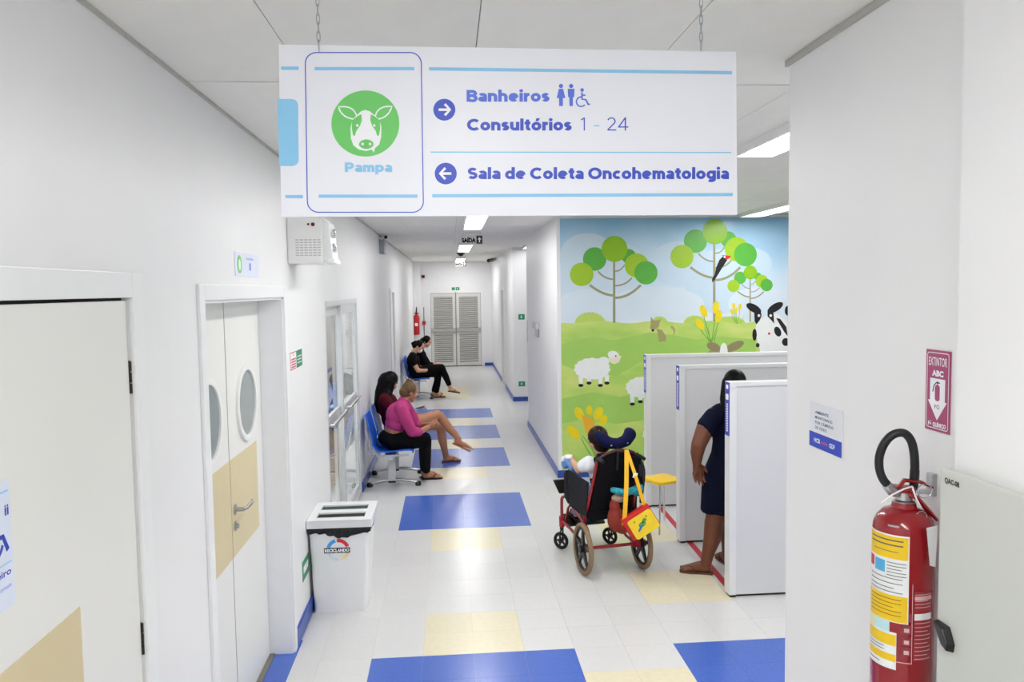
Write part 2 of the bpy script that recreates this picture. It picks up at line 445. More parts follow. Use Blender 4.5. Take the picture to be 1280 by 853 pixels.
# ---- walls
def wall(name, boxes, m=M_WALL):
    mb = MB()
    for b in boxes: mb.box(*b)
    return tag(mb.build(name, m), kind='structure')
T = .2
HZ = ZC+.012
BD, DD, GD, FD = (1.60, 2.483, 2.141), (3.20, 4.70, 2.122), (6.28, 8.42, 2.076), (13.2, 14.05, 2.12)
bx = []; y = -3.0
for y0, y1, h in (BD, DD, GD, FD):
    bx.append((XL-T, XL, y, y0, 0, HZ)); bx.append((XL-T, XL, y0, y1, h, HZ)); y = y1
bx.append((XL-T, XL, y, 21.9, 0, HZ))
wl = wall('wall_left', bx)
wall('wall_left_return', [(XL-T, -.765, 21.9, YE+.2, 0, HZ)])
wall('wall_back', [(-.765, -.56, YE, YE+.2, 0, HZ), (.94, 1.4, YE, YE+.2, 0, HZ), (-.56, .94, YE, YE+.2, 2.11, HZ)])
wall('wall_right_far', [(XR, 1.5, 15.05, 17.2, 0, HZ), (XR, 1.5, 18.1, YE, 0, HZ), (XR, 1.5, 17.2, 18.1, 2.12, HZ)])
wall('wall_right_middle', [(XR, 6.0, YM, 12.3, 0, HZ)])
wall('wall_side_passage', [(1.5, 4.2, 15.05, 15.25, 0, HZ), (4.0, 4.2, 12.3, 15.05, 0, HZ)])
wall('wall_right_near', [(XR, 1.40, 1.66, 2.755, 0, HZ)], M_WALLR)
wall('wall_right_front', [(1.115, 1.40, -3.0, 1.66, 0, HZ)], M_WALLR)
wall('wall_room_side', [(6.0, 6.2, .4, YM, 0, HZ)])
wall('wall_room_front', [(1.40, 6.2, .2, .4, 0, HZ)])
wall('wall_front', [(XL-T, 1.4, -3.2, -3.0, 0, HZ)])

# ---- blue baseboards
def base(name, boxes):
    mb = MB()
    for b in boxes: mb.box(*b)
    return tag(mb.build(name, M_BLUEBASE, bevel=.004), kind='structure')
bh, bt = .085, .016
base('baseboard_left', [(XL, XL+bt, 4.76, 6.22, 0, .105), (XL, XL+bt, 8.48, 13.1, 0, .105), (XL, XL+bt, 14.15, 21.9, 0, .105), (XL, XL+bt, 2.56, 3.12, 0, .105)])
base('baseboard_return', [(XL+bt, -.765, 21.9-bt, 21.9, 0, bh)])
base('baseboard_back', [(-.765, -.60, YE-bt, YE, 0, bh), (.98, XR, YE-bt, YE, 0, bh)])
base('baseboard_right_far', [(XR-bt, XR, 15.05-bt, 17.12, 0, bh), (XR-bt, XR, 18.18, YE, 0, bh), (XR, 4.0, 15.05-bt, 15.05, 0, bh)])
base('baseboard_right_middle', [(XR-bt, XR, YM-bt, 12.3, 0, bh), (XR, 6.0, YM-bt, YM, 0, bh)])
base('baseboard_right_near', [(XR-bt, XR, 1.66, 2.755, 0, bh)])
# aluminium corner guards where the mural wall turns into the corridor, and shadow trim on the near right wall
tag(MB().box(XR-.004, XR+.034, YM-.006, YM+.03, .085, 1.36).build('trim_1', M_TRIM, bevel=.002), kind='structure')
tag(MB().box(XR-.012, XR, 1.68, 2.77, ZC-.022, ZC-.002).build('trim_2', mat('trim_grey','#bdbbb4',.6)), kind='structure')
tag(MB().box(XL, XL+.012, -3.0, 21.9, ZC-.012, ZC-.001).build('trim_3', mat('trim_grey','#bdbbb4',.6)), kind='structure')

# ---- casings
def casing(name, pl, a0, a1, h, w=.075, th=.014):
    r = struct(name)
    MB().prism(pl, rect(a0-w, 0, a0, h+w), 0, th).build('casing_post', M_TRIM, r, bevel=.003)
    MB().prism(pl, rect(a1, 0, a1+w, h+w), 0, th).build('casing_post', M_TRIM, r, bevel=.003)
    MB().prism(pl, rect(a0, h, a1, h+w), 0, th).build('casing_head', M_TRIM, r, bevel=.003)
    return r
# ---- door_1: washroom door with cream corner band
d = casing('door_1', LW, BD[0], BD[1], BD[2], .075)
lf = MB().prism(LW, rect(BD[0]+.003, .01, BD[1]-.010, BD[2]-.009), -.045, -.004).build('door_leaf', M_DOOR, d, bevel=.002)
MB().prism(LW, rect(BD[0]-.01, .0, BD[1]+.0, BD[2]+.0), -.09, -.06).build('gap_shade_sheet', mat('door_gap_shade','#45413c',.8), d)  # dark sheet behind the leaf, painting the shade of the door gap
MB().box(XL-.045, XL-.02, BD[1]-.0105, BD[1], .01, BD[2]-.001).build('gap_shade_strip', mat('gap_shade_dark','#2c2a28',.9), d)  # dark strip painted in for the shade in the open gap
MB().box(XL-.045, XL-.02, BD[0]+.003, BD[1], BD[2]-.0095, BD[2]-.001).build('gap_shade_strip', mat('gap_shade_dark','#2c2a28',.9), d)  # same painted shade along the top gap
flat('cream_band', LW, [rect(BD[0]+.003, .80, 2.09, 1.345)], M_BAND, lf, -.004, .0015)
for z in (1.90, 1.085):
    h = MB(); h.prism(LW, rect(BD[1]-.010, z-.05, BD[1]-.001, z+.05), -.012, -.003)
    for k in range(3): h.cone((XL-.002, BD[1]-.005, z-.05+k*.034), (XL-.002, BD[1]-.005, z-.020+k*.034), .0045, n=10)
    h.build('hinge', mat('hinge_bronze','#3a342d',.4,.7), lf)
# ---- door_2: recessed double swing doors with portholes
d = casing('door_2', LW, DD[0], DD[1]+.0, DD[2], .065)
DP = Pl((XL-.135,0,0), PY, PZ)
fr = MB()
fr.box(XL-T, XL+.001, DD[1]-.012, DD[1]+.02, 0, DD[2]); fr.box(XL-T, XL+.001, DD[0]-.02, DD[0]+.012, 0, DD[2]); fr.box(XL-T, XL+.001, DD[0], DD[1], DD[2]-.012, DD[2]+.02)
fr.build('jamb_lining', M_TRIM, d)
MB().box(XL-.135, XL-.105, DD[0]+.012, DD[1]-.012, .0, .006).build('threshold', mat('threshold_grey','#77746c',.6), d)
MB().box(XL-.19, XL-.18, DD[0], DD[1], 0, DD[2]).build('gap_shade_backing', mat('door_gap_shade','#45413c',.8), d)  # dark sheet putting shade behind the double door gaps
mid = 3.985
MB().prism(DP, rect(mid-.006,.008,mid+.006,DD[2]-.016), -.03, -.002).build('meeting_gap_shade', mat('gap_shade_brown','#5a4c40',.8), d)  # brown strip standing in for the shade between the leaves
for a0, a1, pc in ((DD[0]+.014, mid-.006, 3.655), (mid+.006, DD[1]-.016, 4.345)):
    lf = MB().prism(DP, rect(a0, .008, a1, DD[2]-.016), -.04, 0).build('door_leaf', M_DOOR, d)
    R = .175
    out, inn = circ(pc, 1.562, R+.032, 40), circ(pc, 1.562, R, 40)
    rg = MB().ringprism(DP, out, inn, 0, .014).build('porthole_ring', M_WPLA, lf, bevel=.004, smooth=True)
    MB().prism(DP, inn, .0005, .004).build('porthole_glass', mat('porthole_pane','#8d9695',.12,var=.05,scale=5), rg)
    bandx = (a0, mid-.004) if pc < mid else (mid+.004, 4.535)
    flat('cream_band', DP, [rect(bandx[0]+ (0.38 if pc<mid else 0), .825, bandx[1], 1.318)], M_BAND, lf, 0, .0015)
    if pc > mid:
        h = MB()
        h.lathe(DP.pt(4.04,1.06,0), [(.026,0),(.026,.009),(.011,.011),(.011,.05)], 20, PX)
        h.tube([DP.pt(4.04,1.06,.045), DP.pt(4.06,1.06,.056), DP.pt(4.17,1.062,.058), DP.pt(4.185,1.07,.055)], [.010,.010,.009,.007], 10)
        h.lathe(DP.pt(4.04,.975,0), [(.024,0),(.024,.009),(.012,.010),(.012,.022),(.0,.022)], 20, PX)
        h.build('lever_handle', M_STEEL, lf, smooth=True)
# ---- door_3: aluminium glazed door to the yard
d = struct('door_3')
GP = Pl((XL-.05,0,0), PY, PZ)
def bar(a0, b0, a1, b1, c0, c1, nm='frame_bar', par=None, m=M_ALU): return MB().prism(GP, rect(a0,b0,a1,b1), c0, c1).build(nm, m, par or d, bevel=.003)
gy0, gy1, gh = GD
bar(gy0, 0, gy0+.05, gh, -.03, .05); bar(gy1-.05, 0, gy1, gh, -.03, .055); bar(gy0+.05, gh-.05, gy1-.05, gh, -.03, .055); bar(gy0+.05, 0, gy1-.05, .05, -.03, .05)
gm = 7.30
for a0, a1, c in ((gy0+.05, gm+.04, -.02), (gm-.04, gy1-.05, .012)):
    s = MB()
    s.prism(GP, rect(a0,.05,a0+.06,gh-.05), c, c+.03); s.prism(GP, rect(a1-.06,.05,a1,gh-.05), c, c+.03)
    s.prism(GP, rect(a0+.06,gh-.13,a1-.06,gh-.05), c, c+.03); s.prism(GP, rect(a0+.06,.05,a1-.06,.13), c, c+.03)
    s.prism(GP, rect(a0+.06,1.03,a1-.06,1.11), c, c+.03)
    sh = s.build('sash', M_ALU, d, bevel=.002)
    for b0, b1 in ((.13,1.03),(1.11,gh-.13)):
        MB().prism(GP, rect(a0+.055,b0-.005,a1-.055,b1+.005), c+.012, c+.016).build('pane', M_GLASS, sh)
MB().tube([GP.pt(6.4,1.075,.05), GP.pt(6.4,1.075,.075), GP.pt(7.2,1.075,.075), GP.pt(7.2,1.075,.05)], .014, 10).build('push_bar', M_STEEL, d, smooth=True)
MB().tube([GP.pt(7.42,1.075,.05), GP.pt(7.42,1.075,.085), GP.pt(8.2,1.075,.085), GP.pt(8.2,1.075,.05)], .014, 10).build('push_bar', M_STEEL, d, smooth=True)
# ---- door_4: far left flush door, door_5: far right flush door
d = casing('door_4', LW, FD[0], FD[1], FD[2], .07)
MB().prism(LW, rect(FD[0]+.004,.008,FD[1]-.004,FD[2]-.004), -.05, -.02).build('door_leaf', M_DOOR, d)
d = casing('door_5', RW, -18.1, -17.2, 2.12, .08, .02)
lf = MB().prism(RW, rect(-18.096,.008,-17.204,2.116), -.05, -.015).build('door_leaf', M_DOOR, d)
# ---- door_6: white louvred double doors at the corridor's end
d = struct('door_6')
EP = Pl((0,YE,0), PX, PZ)
M_LOUV = mat('louvre_paint', '#d8d7d2', .45, var=.03)
c = MB(); c.prism(EP, rect(-.58,0,-.515,2.12), -.03, .02); c.prism(EP, rect(.895,0,.96,2.12), -.03, .02); c.prism(EP, rect(-.515,2.06,.895,2.12), -.03, .02)
c.build('door_frame', M_TRIM, d)
MB().prism(EP, rect(-.53,0,.91,2.1), -.18, -.16).build('backing', mat('louvre_dark','#8a8982',.9), d)
MB().prism(EP, rect(-.54,0,.92,.012), -.05, .02).build('threshold', mat('threshold_dark','#3d3c38',.7), d)
slat = None
for a0, a1 in ((-.505,.178),(.206,.885)):
    st = MB()
    for q in (rect(a0,.02,a0+.075,2.05), rect(a1-.075,.02,a1,2.05), rect(a0+.075,.02,a1-.075,.12), rect(a0+.075,1.96,a1-.075,2.05), rect(a0+.075,.93,a1-.075,1.07)): st.prism(EP, q, -.03, .012)
    lf = st.build('door_leaf', M_LOUV, d)
    for b0, b1, n in ((.13,.925,14),(1.08,1.955,15)):
        for k in range(n):
            z = b0+(k+.5)*(b1-b0)/n
            if slat is None:
                w = (a1-a0)-.15
                slat = MB().obox((0,0,0), (w/2,0,0), (0,.019,-.021), (0,.003,.0045)).mesh('slat'); slat.materials.append(M_LOUV)
            o = bpy.data.objects.new('slat', slat); COL.objects.link(o); o.parent = lf
            o.location = ((a0+a1)/2, YE+.004, z)
    pb = MB(); pb.prism(EP, rect(a0+.0,.985,a1-.0,1.075), .035, .075); pb.prism(EP, rect(a0,.965,a0+.06,1.095), .012, .08); pb.prism(EP, rect(a1-.06,.965,a1,1.095), .012, .08)
    pb.build('panic_bar', mat('panic_bar_grey','#b4b5b3',.35,.5), lf, bevel=.006)
MB().prism(EP, rect(.181,.0,.203,2.1), -.02, .02).build('meeting_post', mat('meeting_grey','#8e8d88',.5), d)

# ---- outside the glazed door: yard ground, back wall
tag(MB().box(-3.4, XL-T, 2.5, 40.0, -.12, -.01).build('ground_yard', mat('yard_paving','#a08d7a',.8,var=.12,scale=5,bump=.2)), kind='structure')
tag(MB().box(-3.6, -3.4, 2.5, 40.0, -.12, 4.0).build('wall_yard', mat('yard_render','#d9d5d0',.8,var=.05,scale=3)), kind='structure')
# ================================================================== CEILING LIGHTS
def fixture(x, y0, y1, label, w=.24, group='fluorescent troffers along the corridor ceiling', power=1.0):
    ln = y1-y0; t = thing('ceiling_light', label, 'light', (x, (y0+y1)/2, ZC), 0, group)
    h = ln/2
    tr = MB()
    tr.box(-w/2, -w/2+.012, -h, h, -.045, 0); tr.box(w/2-.012, w/2, -h, h, -.045, 0); tr.box(-w/2+.012, w/2-.012, -h, -h+.012, -.045, 0); tr.box(-w/2+.012, w/2-.012, h-.012, h, -.045, 0)
    tr.build('frame', M_WPLA, t, local=True)
    MB().box(-w/2+.012, w/2-.012, -h+.012, h-.012, -.006, 0).build('reflector', mat('reflector_white','#f6f7f8',.25,emit=('#fbfcff',1.0)), t, local=True)
    for sx in (-1, 1):
        for sy in (-1, 1):
            MB().cone((sx*w*.22, sy*h*.5-h*.46, -.026), (sx*w*.22, sy*h*.5+h*.46, -.026), .013, n=10).build('tube', M_EMIT, t, local=True, smooth=True)
    for k in range(1, int(ln/.42)):
        MB().box(-w/2+.012, w/2-.012, -h+k*.42-.003, -h+k*.42+.003, -.044, -.012).build('louvre', mat('reflector_white','#f6f7f8',.25,emit=('#fbfcff',1.0)), t, local=True)
    ld = bpy.data.lights.new('tube_light', 'AREA'); ld.shape = 'RECTANGLE'; ld.size = w*.8; ld.size_y = ln*.95
    ld.energy = LAMP_W*power*ln/2.5; ld.color = LAMP_RGB
    lo = bpy.data.objects.new('tube_light', ld); COL.objects.link(lo); lo.parent = t; lo.location = (0,0,-.047)
    return t
CG = 'fluorescent troffers along the corridor ceiling'; RG = 'fluorescent troffers over the mural waiting room'
CL = 'white fluorescent troffer in the corridor ceiling'
fixture(.31, 7.4, 10.0, 'lit fluorescent troffer in front of the hanging SAÍDA sign', power=1.0, group=None)
fixture(.31, 13.4, 16.0, 'lit fluorescent troffer just beyond the larger hanging SAÍDA sign', group=None)
fixture(.31, 19.1, 21.7, 'lit fluorescent troffer nearest the louvred end doors', group=None)
fixture(.31, 3.5, 6.1, 'added unseen fluorescent troffer right behind the big Pampa sign', group=None)  # unseen lamp added for corridor light, hidden by the sign
fixture(.10, -1.9, .7, 'added unseen fluorescent troffer in front of the big Pampa sign', group=None, power=1.7)  # unseen lamp added out of view, power raised to brighten the near walls
fixture(1.785, 1.95, 4.55, 'lit fluorescent troffer over the booths beside the near right wall', group=None)
fixture(3.30, 5.9, 8.5, 'lit fluorescent troffer near the mural wall', group=None)
fixture(4.40, 1.95, 4.55, 'added unseen fluorescent troffer deep in the waiting room', group=None)  # unseen lamp added to help light the waiting room
fixture(1.50, 13.6, 14.85, 'short fluorescent troffer in the side passage ceiling', group=None, power=.35)
# ================================================================== HANGING SIGN
M_INK = mat('ink_blue', '#3f57c8', .4, var=.02)
M_INKL = mat('ink_periwinkle', '#5c78e0', .4, var=.02)
M_SKYB = mat('ink_sky_blue', '#8fcdf2', .4, var=.02)
M_GRN = mat('ink_green', '#6fcf6b', .4, var=.02)
M_TXTG = mat('ink_grey', '#5a5f74', .4)
M_SIGN = mat('sign_board', '#eef0f8', .35, var=.008)
SY = 2.0
def sp(px, py):                         # sign print coordinates -> metres on the board (its slight hang included)
    a, b = px-349, py-56
    return (-.403877+.001987*a-.000064*b+.000126e-3*a*b, 2.748884+.000019*a-.001919*b-.000156e-3*a*b)
SPL = Pl((0,SY,0), PX, PZ)
hs = thing('hanging_sign', 'large white hanging direction sign with green cow emblem and blue lettering', 'sign', (.17, SY, 2.333))
bd = MB(); bd.prism(SPL, [sp(352,56), sp(923.5,65), sp(925,269), sp(355,271.5)], -.010, 0); board = bd.build('board', M_SIGN, hs)
def sflat(nm, polys, m, par=board, c=.0): return flat(nm, SPL, polys, m, par, c+.0003, .0003, sp)
sflat('rule', [[(534,84.2),(918,89),(918,93),(534,88.2)]], M_SKYB); sflat('rule', [[(538,243),(919,241.5),(919,245.5),(538,247)]], M_SKYB)
sflat('rule', [[(536,189.3),(917,189.8),(917,191.2),(536,190.7)]], M_SKYB)
sflat('rule', [rect(355,83.5,376,87.5)], M_SKYB); sflat('rule', [rect(395,84,516,88)], M_SKYB)
sflat('rule', [rect(360,244,381,248)], M_SKYB); sflat('rule', [rect(400,243.5,520,247.5)], M_SKYB)
sflat('tab', [[(350.5,123.6),(368,123.6),(372,125),(374.5,128),(375.2,132),(376,199),(375.4,203),(373,206),(369,207.5),(352.6,207.5)]], M_SKYB)
o_, i_ = rrect(384.5,65.5,526.5,266.5,14,8), rrect(385.7,66.7,525.3,265.3,13,8)
sk = lambda px, py: sp(px+(py-166)*.014, py)
cb = MB(); cb.ringprism(SPL, [sk(*q) for q in o_], [sk(*q) for q in i_], .0003, .0006); cb.build('card_outline', M_INK, board)
em = sflat('emblem_disc', [circ(456.5,154.3,41.3,48)], M_GRN)
def cw(pts): return [(340+x/3.71, 50+y/3.71) for x, y in pts]
W2 = M_WHITE
head = [(374,368),(396,346),(412,330),(432,324),(452,330),(470,346),(496,368),(504,405),(503,450),(494,484),(470,505),(435,514),(402,507),(378,488),(367,455),(365,410)]
flat('emblem_cow', SPL, [cw(head)]+[cw(stroke(bez((395,362),(385,300),(312,310),8)+bez((314,318),(330,365),(395,368),8),6)), cw(stroke(bez((476,362),(480,302),(552,308),8)+bez((548,318),(530,365),(476,368),8),6)), cw([(455,505),(476,500),(470,522),(462,510)])], W2, em, .0007, .0003, sp)
pl_ = [(372,372),(398,352),(414,344),(416,372),(408,398),(392,420),(384,446),(376,440),(371,410)]
flat('emblem_patch', SPL, [cw(pl_), cw([(870-x,y) for x, y in pl_]), cw(circ(436,483,33,24,22))], M_GRN, em, .0011, .0003, sp)
flat('emblem_dot', SPL, [cw(circ(396,396,6,12)), cw(circ(472,396,6,12)), cw(circ(420,482,6,12)), cw(circ(453,482,6,12))], W2, em, .0015, .0003, sp)
def stext(s, x0, x1, base_, cap_, m, w, gap): return words('lettering', s, SPL, x0, base_, x1, cap_, w, m, board, gap, sp)
stext('Pampa', 431.5, 489, 215, 203, M_SKYB, .25, .06)
stext('Banheiros', 580.5, 684, 127, 112.5, M_INKL, .245, .065)
stext('Consultórios', 581, 712, 163, 148.5, M_INK, .245, .065)
stext('1', 724, 729, 163, 146.5, M_INK, .085, .09)
stext('-', 740, 747, 163, 146.5, M_SKYB, .085, .09)
stext('24', 757, 784, 163, 146.5, M_INK, .085, .10)
stext('Sala de Coleta Oncohematologia', 582, 914, 224, 209.5, M_INK, .245, .065)
for cx, cy, s in ((553,137,1),(554.7,217,-1)):
    dsc = sflat('arrow_disc', [circ(cx,cy,13.6,32)], M_INK)
    flat('arrow', SPL, [rect(cx-7,cy-1.6,cx+6,cy+1.6) if s > 0 else rect(cx-6,cy-1.6,cx+7,cy+1.6), stroke([(cx+s*.5,cy-7),(cx+s*7,cy),(cx+s*.5,cy+7)],3.2)], W2, dsc, .0007, .0003, sp)
# washroom pictograms
sflat('pictogram', [circ(698.5,107.5,2.7,14), [(695.8,111),(701.2,111),(704,122.5),(700.9,122.5),(700.9,132.4),(696.1,132.4),(696.1,122.5),(693,122.5)]], M_INKL)
sflat('pictogram', [circ(711.3,107.5,2.7,14), [(707,111),(715.6,111),(715.2,121),(713.6,121.5),(713.4,132.4),(709.2,132.4),(709,121.5),(707.4,121)]], M_INKL)
sflat('pictogram', [circ(725.2,112.5,2.3,14), stroke([(725,115.5),(725.2,124),(730,124.5),(733,130.5),(735.2,129.8)],2.2), stroke([(725.3,119),(729.5,119)],1.8), stroke([(724+6*math.cos(t),127+6*math.sin(t)) for t in [math.radians(q) for q in range(40,285,15)]],1.7)], M_INKL)
for px in (400.5, 877):
    x = sp(px,58)[0]; zt = sp(px,58)[1]; n = int((ZC-zt)/.021)+1
    for k in range(n):
        z = zt-.012+k*.021+.012; a = k%2
        pts = [Vector((x+(.004*math.cos(t) if a else 0), SY-.005+(0 if a else .004*math.cos(t)), min(ZC-.001, z+.0145*math.sin(t)))) for t in [2*math.pi*i/10 for i in range(10)]]
        MB().tube(pts, .0012, 6, True).build('chain_link', M_STEEL, hs, smooth=True)

# ================================================================== SMALL SIGNS
def plate(name, label, pl, x0, y0, x1, y1, m, th=.003, cat='sign', group=None):
    c = pl.pt((x0+x1)/2, y0, 0)
    t = thing(name, label, cat, c, 0, group)
    p = MB().prism(pl, rect(x0,y0,x1,y1), 0.0005, th).build('plate', m, t)
    return t, p
# accessible washroom notice on the near door (only its right side shows)
t, p = plate('washroom_notice', 'pale blue accessible washroom notice taped to the near left door', Pl((XL-.004,0,0), PY, PZ), 1.57, 1.475, 1.792, 1.752, mat('notice_blue','#dfe6f6',.4))
NP = Pl((XL-.004,0,0), PY, PZ)
flat('rule', NP, [rect(1.58,1.727,1.785,1.731), rect(1.58,1.571,1.785,1.574)], M_SKYB, p, .0031)
wx, wz = 1.722, 1.628
flat('wheelchair_symbol', NP, [stroke([(wx+.034*math.cos(a),wz+.034*math.sin(a)) for a in [math.radians(q) for q in range(100,350,12)]],.009), stroke([(wx-.005,wz+.048),(wx,wz+.008),(wx+.035,wz+.006),(wx+.052,wz-.028)],.012), circ(wx-.008,wz+.062,.010,16)], mat('symbol_blue','#2a43b4',.4), p, .0031)
for k in (0,1): flat('pictogram', NP, [circ(1.772+k*.009,1.6965,.0026,12), [(1.769+k*.009,1.693),(1.775+k*.009,1.693),(1.7745+k*.009,1.676),(1.7695+k*.009,1.676)]], mat('symbol_blue','#2a43b4',.4), p, .0031)
text('lettering', 'Banheiro', NP, 1.66, 1.546, 1.781, 1.562, mat('symbol_blue','#2a43b4',.4), p, .0031, .02, ymode='cap')
text('lettering', 'uso comum', NP, 1.70, 1.518, 1.779, 1.528, M_INKL, p, .0031, .0, ymode='cap')
# room plate above the double doors
t, p = plate('room_plate', 'small pale room plate with green disc above the double doors', LW, 3.70, 2.228, 4.14, 2.338, mat('plate_lilac','#e0e6f6',.35), cat='sign')
flat('green_disc', LW, [circ(3.775,2.283,.042,24)], M_GRN, p, .0031)
flat('cow_face', LW, [circ(3.775,2.28,.018,16,.026)], M_WHITE, p, .0036)
text('lettering', 'Consultório', LW, 3.90, 2.309, 4.04, 2.321, M_INKL, p, .0031, .01, ymode='cap')
text('lettering', '1', LW, 3.955, 2.258, 3.985, 2.296, M_INKL, p, .0031, .0, ymode='cap')
# fire / exit notice
t, p = plate('fire_exit_notice', 'small red and green safety notice beside the double doors', LW, 4.865, 1.672, 5.255, 1.785, M_WHITE, cat='sign')
M_SR = mat('safety_red', '#cf3540', .4); M_SG = mat('safety_green', '#2d8f63', .4)
flat('green_half', LW, [rect(5.06,1.674,5.253,1.783)], M_SG, p, .0031)
flat('red_border', LW, [rect(4.868,1.674,5.05,1.68), rect(4.868,1.777,5.05,1.783), rect(4.868,1.674,4.88,1.783)], M_SR, p, .0031)
flat('red_rows', LW, [rect(4.90,1.685+k*.016,5.04,1.694+k*.016) for k in range(4)]+[circ(4.96,1.765,.008,12)], M_SR, p, .0031)
flat('white_rows', LW, [rect(5.09,1.70+k*.02,5.22,1.706+k*.02) for k in range(3)], M_WHITE, p, .0036)
# low green arrow notice next to the bin
t, p = plate('low_exit_notice', 'small green low-level exit sticker beside the waste bin', LW, 5.045, .297, 5.275, .425, M_SG, .002, cat='sign')
flat('white_panel', LW, [[(5.08,.34),(5.24,.34),(5.24,.385),(5.08,.385)]], M_WHITE, p, .0021)
flat('running_figure', LW, [circ(5.19,.373,.006,10), stroke([(5.19,.366),(5.175,.355),(5.185,.346)],.007)], M_SG, p, .0026)
# CCTV notice on the near right wall
t, p = plate('camera_notice', 'white and blue video surveillance notice on the near right wall', RW, -2.566, 1.610, -2.345, 1.757, mat('notice_white','#eceef4',.35), .004, cat='sign')
flat('blue_band', RW, [rect(-2.566,1.610,-2.345,1.660)], mat('notice_ink','#2e4bc4',.4), p, .0041)
for k, s in enumerate(('AMBIENTE', 'MONITORADO', 'POR CÂMERAS', 'DE VÍDEO')):
    text('lettering', s, RW, -2.525, 1.724-.017*k, (-2.525+(.092,.118,.126,.082)[k]), 1.734-.017*k, mat('ink_dark_blue','#4c5580',.4), p, .0041, .012, ymode='cap')
text('lettering', 'HCB', RW, -2.530, 1.628, -2.488, 1.643, M_WHITE, p, .0047, .03, ymode='cap')
text('lettering', 'saúde', RW, -2.478, 1.630, -2.437, 1.641, mat('ink_pink','#e06a9a',.4), p, .0047, .02, ymode='cap')
text('lettering', 'GDF', RW, -2.425, 1.628, -2.388, 1.643, M_WHITE, p, .0047, .03, ymode='cap')
# extinguisher notice
t, p = plate('extinguisher_notice', 'magenta EXTINTOR ABC sign with white down arrow above the red extinguisher', RW, -1.919, 1.780, -1.821, 1.983, mat('notice_magenta','#ae4a76',.4), .003, cat='sign')
x0, x1, y0, y1 = -1.919, -1.821, 1.780, 1.983
b1, b2 = rrect(x0+.005,y0+.006,x1-.005,y1-.006,.008), rrect(x0+.0066,y0+.0078,x1-.0066,y1-.0078,.0066)
mb = MB(); mb.ringprism(RW, b1, b2, .0031, .0034); mb.build('border', M_WHITE, p)
text('lettering', 'EXTINTOR', RW, x0+.012, 1.944, x1-.012, 1.966, M_WHITE, p, .0031, .01, ymode='cap')
text('lettering', 'ABC', RW, x0+.026, 1.918, x1-.026, 1.933, M_WHITE, p, .0031, .06, ymode='cap')
cx = (x0+x1)/2
ar = flat('arrow', RW, [[(cx-.030,1.912),(cx+.030,1.912),(cx+.030,1.856),(cx+.038,1.856),(cx,1.808),(cx-.038,1.856),(cx-.030,1.856)]], M_WHITE, p, .0031)
flat('extinguisher_symbol', RW, [rrect(cx-.009,1.856,cx+.010,1.897,.008)], mat('notice_magenta','#ae4a76',.4), ar, .0036)
flat('hose_symbol', RW, [stroke([(cx-.018,1.878),(cx-.014,1.894),(cx-.004,1.902),(cx+.010,1.902)],.003), rect(cx-.001,1.898,cx+.003,1.906)], mat('ink_black','#3a3a44',.4), ar, .0036)
text('lettering', 'PÓ', RW, cx-.010, 1.836, cx+.010, 1.847, mat('ink_black','#3a3a44',.4), ar, .0036, .0, ymode='cap')
text('lettering', 'PÓ QUÍMICO', RW, x0+.013, 1.791, x1-.013, 1.802, M_WHITE, p, .0031, .05, ymode='cap')
# hanging exit signs
for Y, x0, x1, z0, z1, lab in ((11.0,.186,.482,2.775,2.893,'clear hanging SAÍDA sign with black arrow, beneath the mid-corridor ceiling'), (20.5,.178,.472,2.752,2.872,'small clear hanging SAÍDA sign before the louvred end doors')):
    P = Pl((0,Y,0), PX, PZ)
    t = thing('exit_sign', lab, 'sign', ((x0+x1)/2, Y, z0))
    p = MB().prism(P, rect(x0,z0,x1,z1), -.004, 0).build('plate', mat('acrylic_frost','#d8d8d4',.3,alpha=.25), t)
    w = x1-x0; h = z1-z0
    text('lettering', 'SAÍDA', P, x0+.01, z0+h*.2, x0+w*.68, z0+h*.72, mat('ink_jet','#0b0b0c',.7,spec=.1), p, .0005, .055, ymode='cap')
    sq = flat('arrow_square', P, [rect(x0+w*.71,z0+h*.04,x1-.004,z1-h*.04)], M_BLACK, p, .0005)
    ax = x0+w*.85; az = z0+h*.5
    flat('arrow', P, [[(ax-.008,az-.035),(ax+.008,az-.035),(ax+.008,az+.004),(ax+.026,az+.004),(ax,az+.038),(ax-.026,az+.004),(ax-.008,az+.004)]], M_WHITE, sq, .001)
    for q in (x0+.03, x1-.03): MB().cone((q,Y-.002,z1-.005), (q,Y-.002,ZC), .002, n=6).build('hanger', M_STEEL, t)
# green exit plates
def green(name, lab, pl, x0, y0, x1, y1):
    t, p = plate(name, lab, pl, x0, y0, x1, y1, M_SG, .004, cat='sign')
    w, h = x1-x0, y1-y0; cx, cy = (x0+x1)/2, (y0+y1)/2
    flat('running_figure', pl, [circ(cx-.01*w,cy+.22*h,.08*h,12), stroke([(cx,cy+.12*h),(cx-.05*w,cy-.05*h),(cx+.08*w,cy-.2*h)],.10*h), stroke([(cx-.12*w,cy-.25*h),(cx-.05*w,cy-.05*h)],.09*h), stroke([(cx-.15*w,cy+.05*h),(cx+.14*w,cy+.06*h)],.08*h)], M_WHITE, p, .0041)
    return t
P15 = Pl((0,15.05,0), PX, PZ)
green('exit_plate', 'green exit plate high on the corner of the side passage', P15, 1.315, 1.565, 1.435, 1.668)
green('exit_plate', 'green exit sticker low on the corner of the side passage', P15, 1.30, .285, 1.425, .38)
t, p = plate('exit_plate', 'green and white exit plate above the louvred end doors', EP, .085, 2.135, .305, 2.225, M_WHITE, .006, cat='sign')
flat('green_half', EP, [rect(.20,2.137,.303,2.223), rect(.09,2.14,.18,2.22)], M_SG, p, .0065); flat('figure', EP, [circ(.245,2.195,.012,10), stroke([(.25,2.18),(.235,2.155)],.016)], M_WHITE, p, .0075)
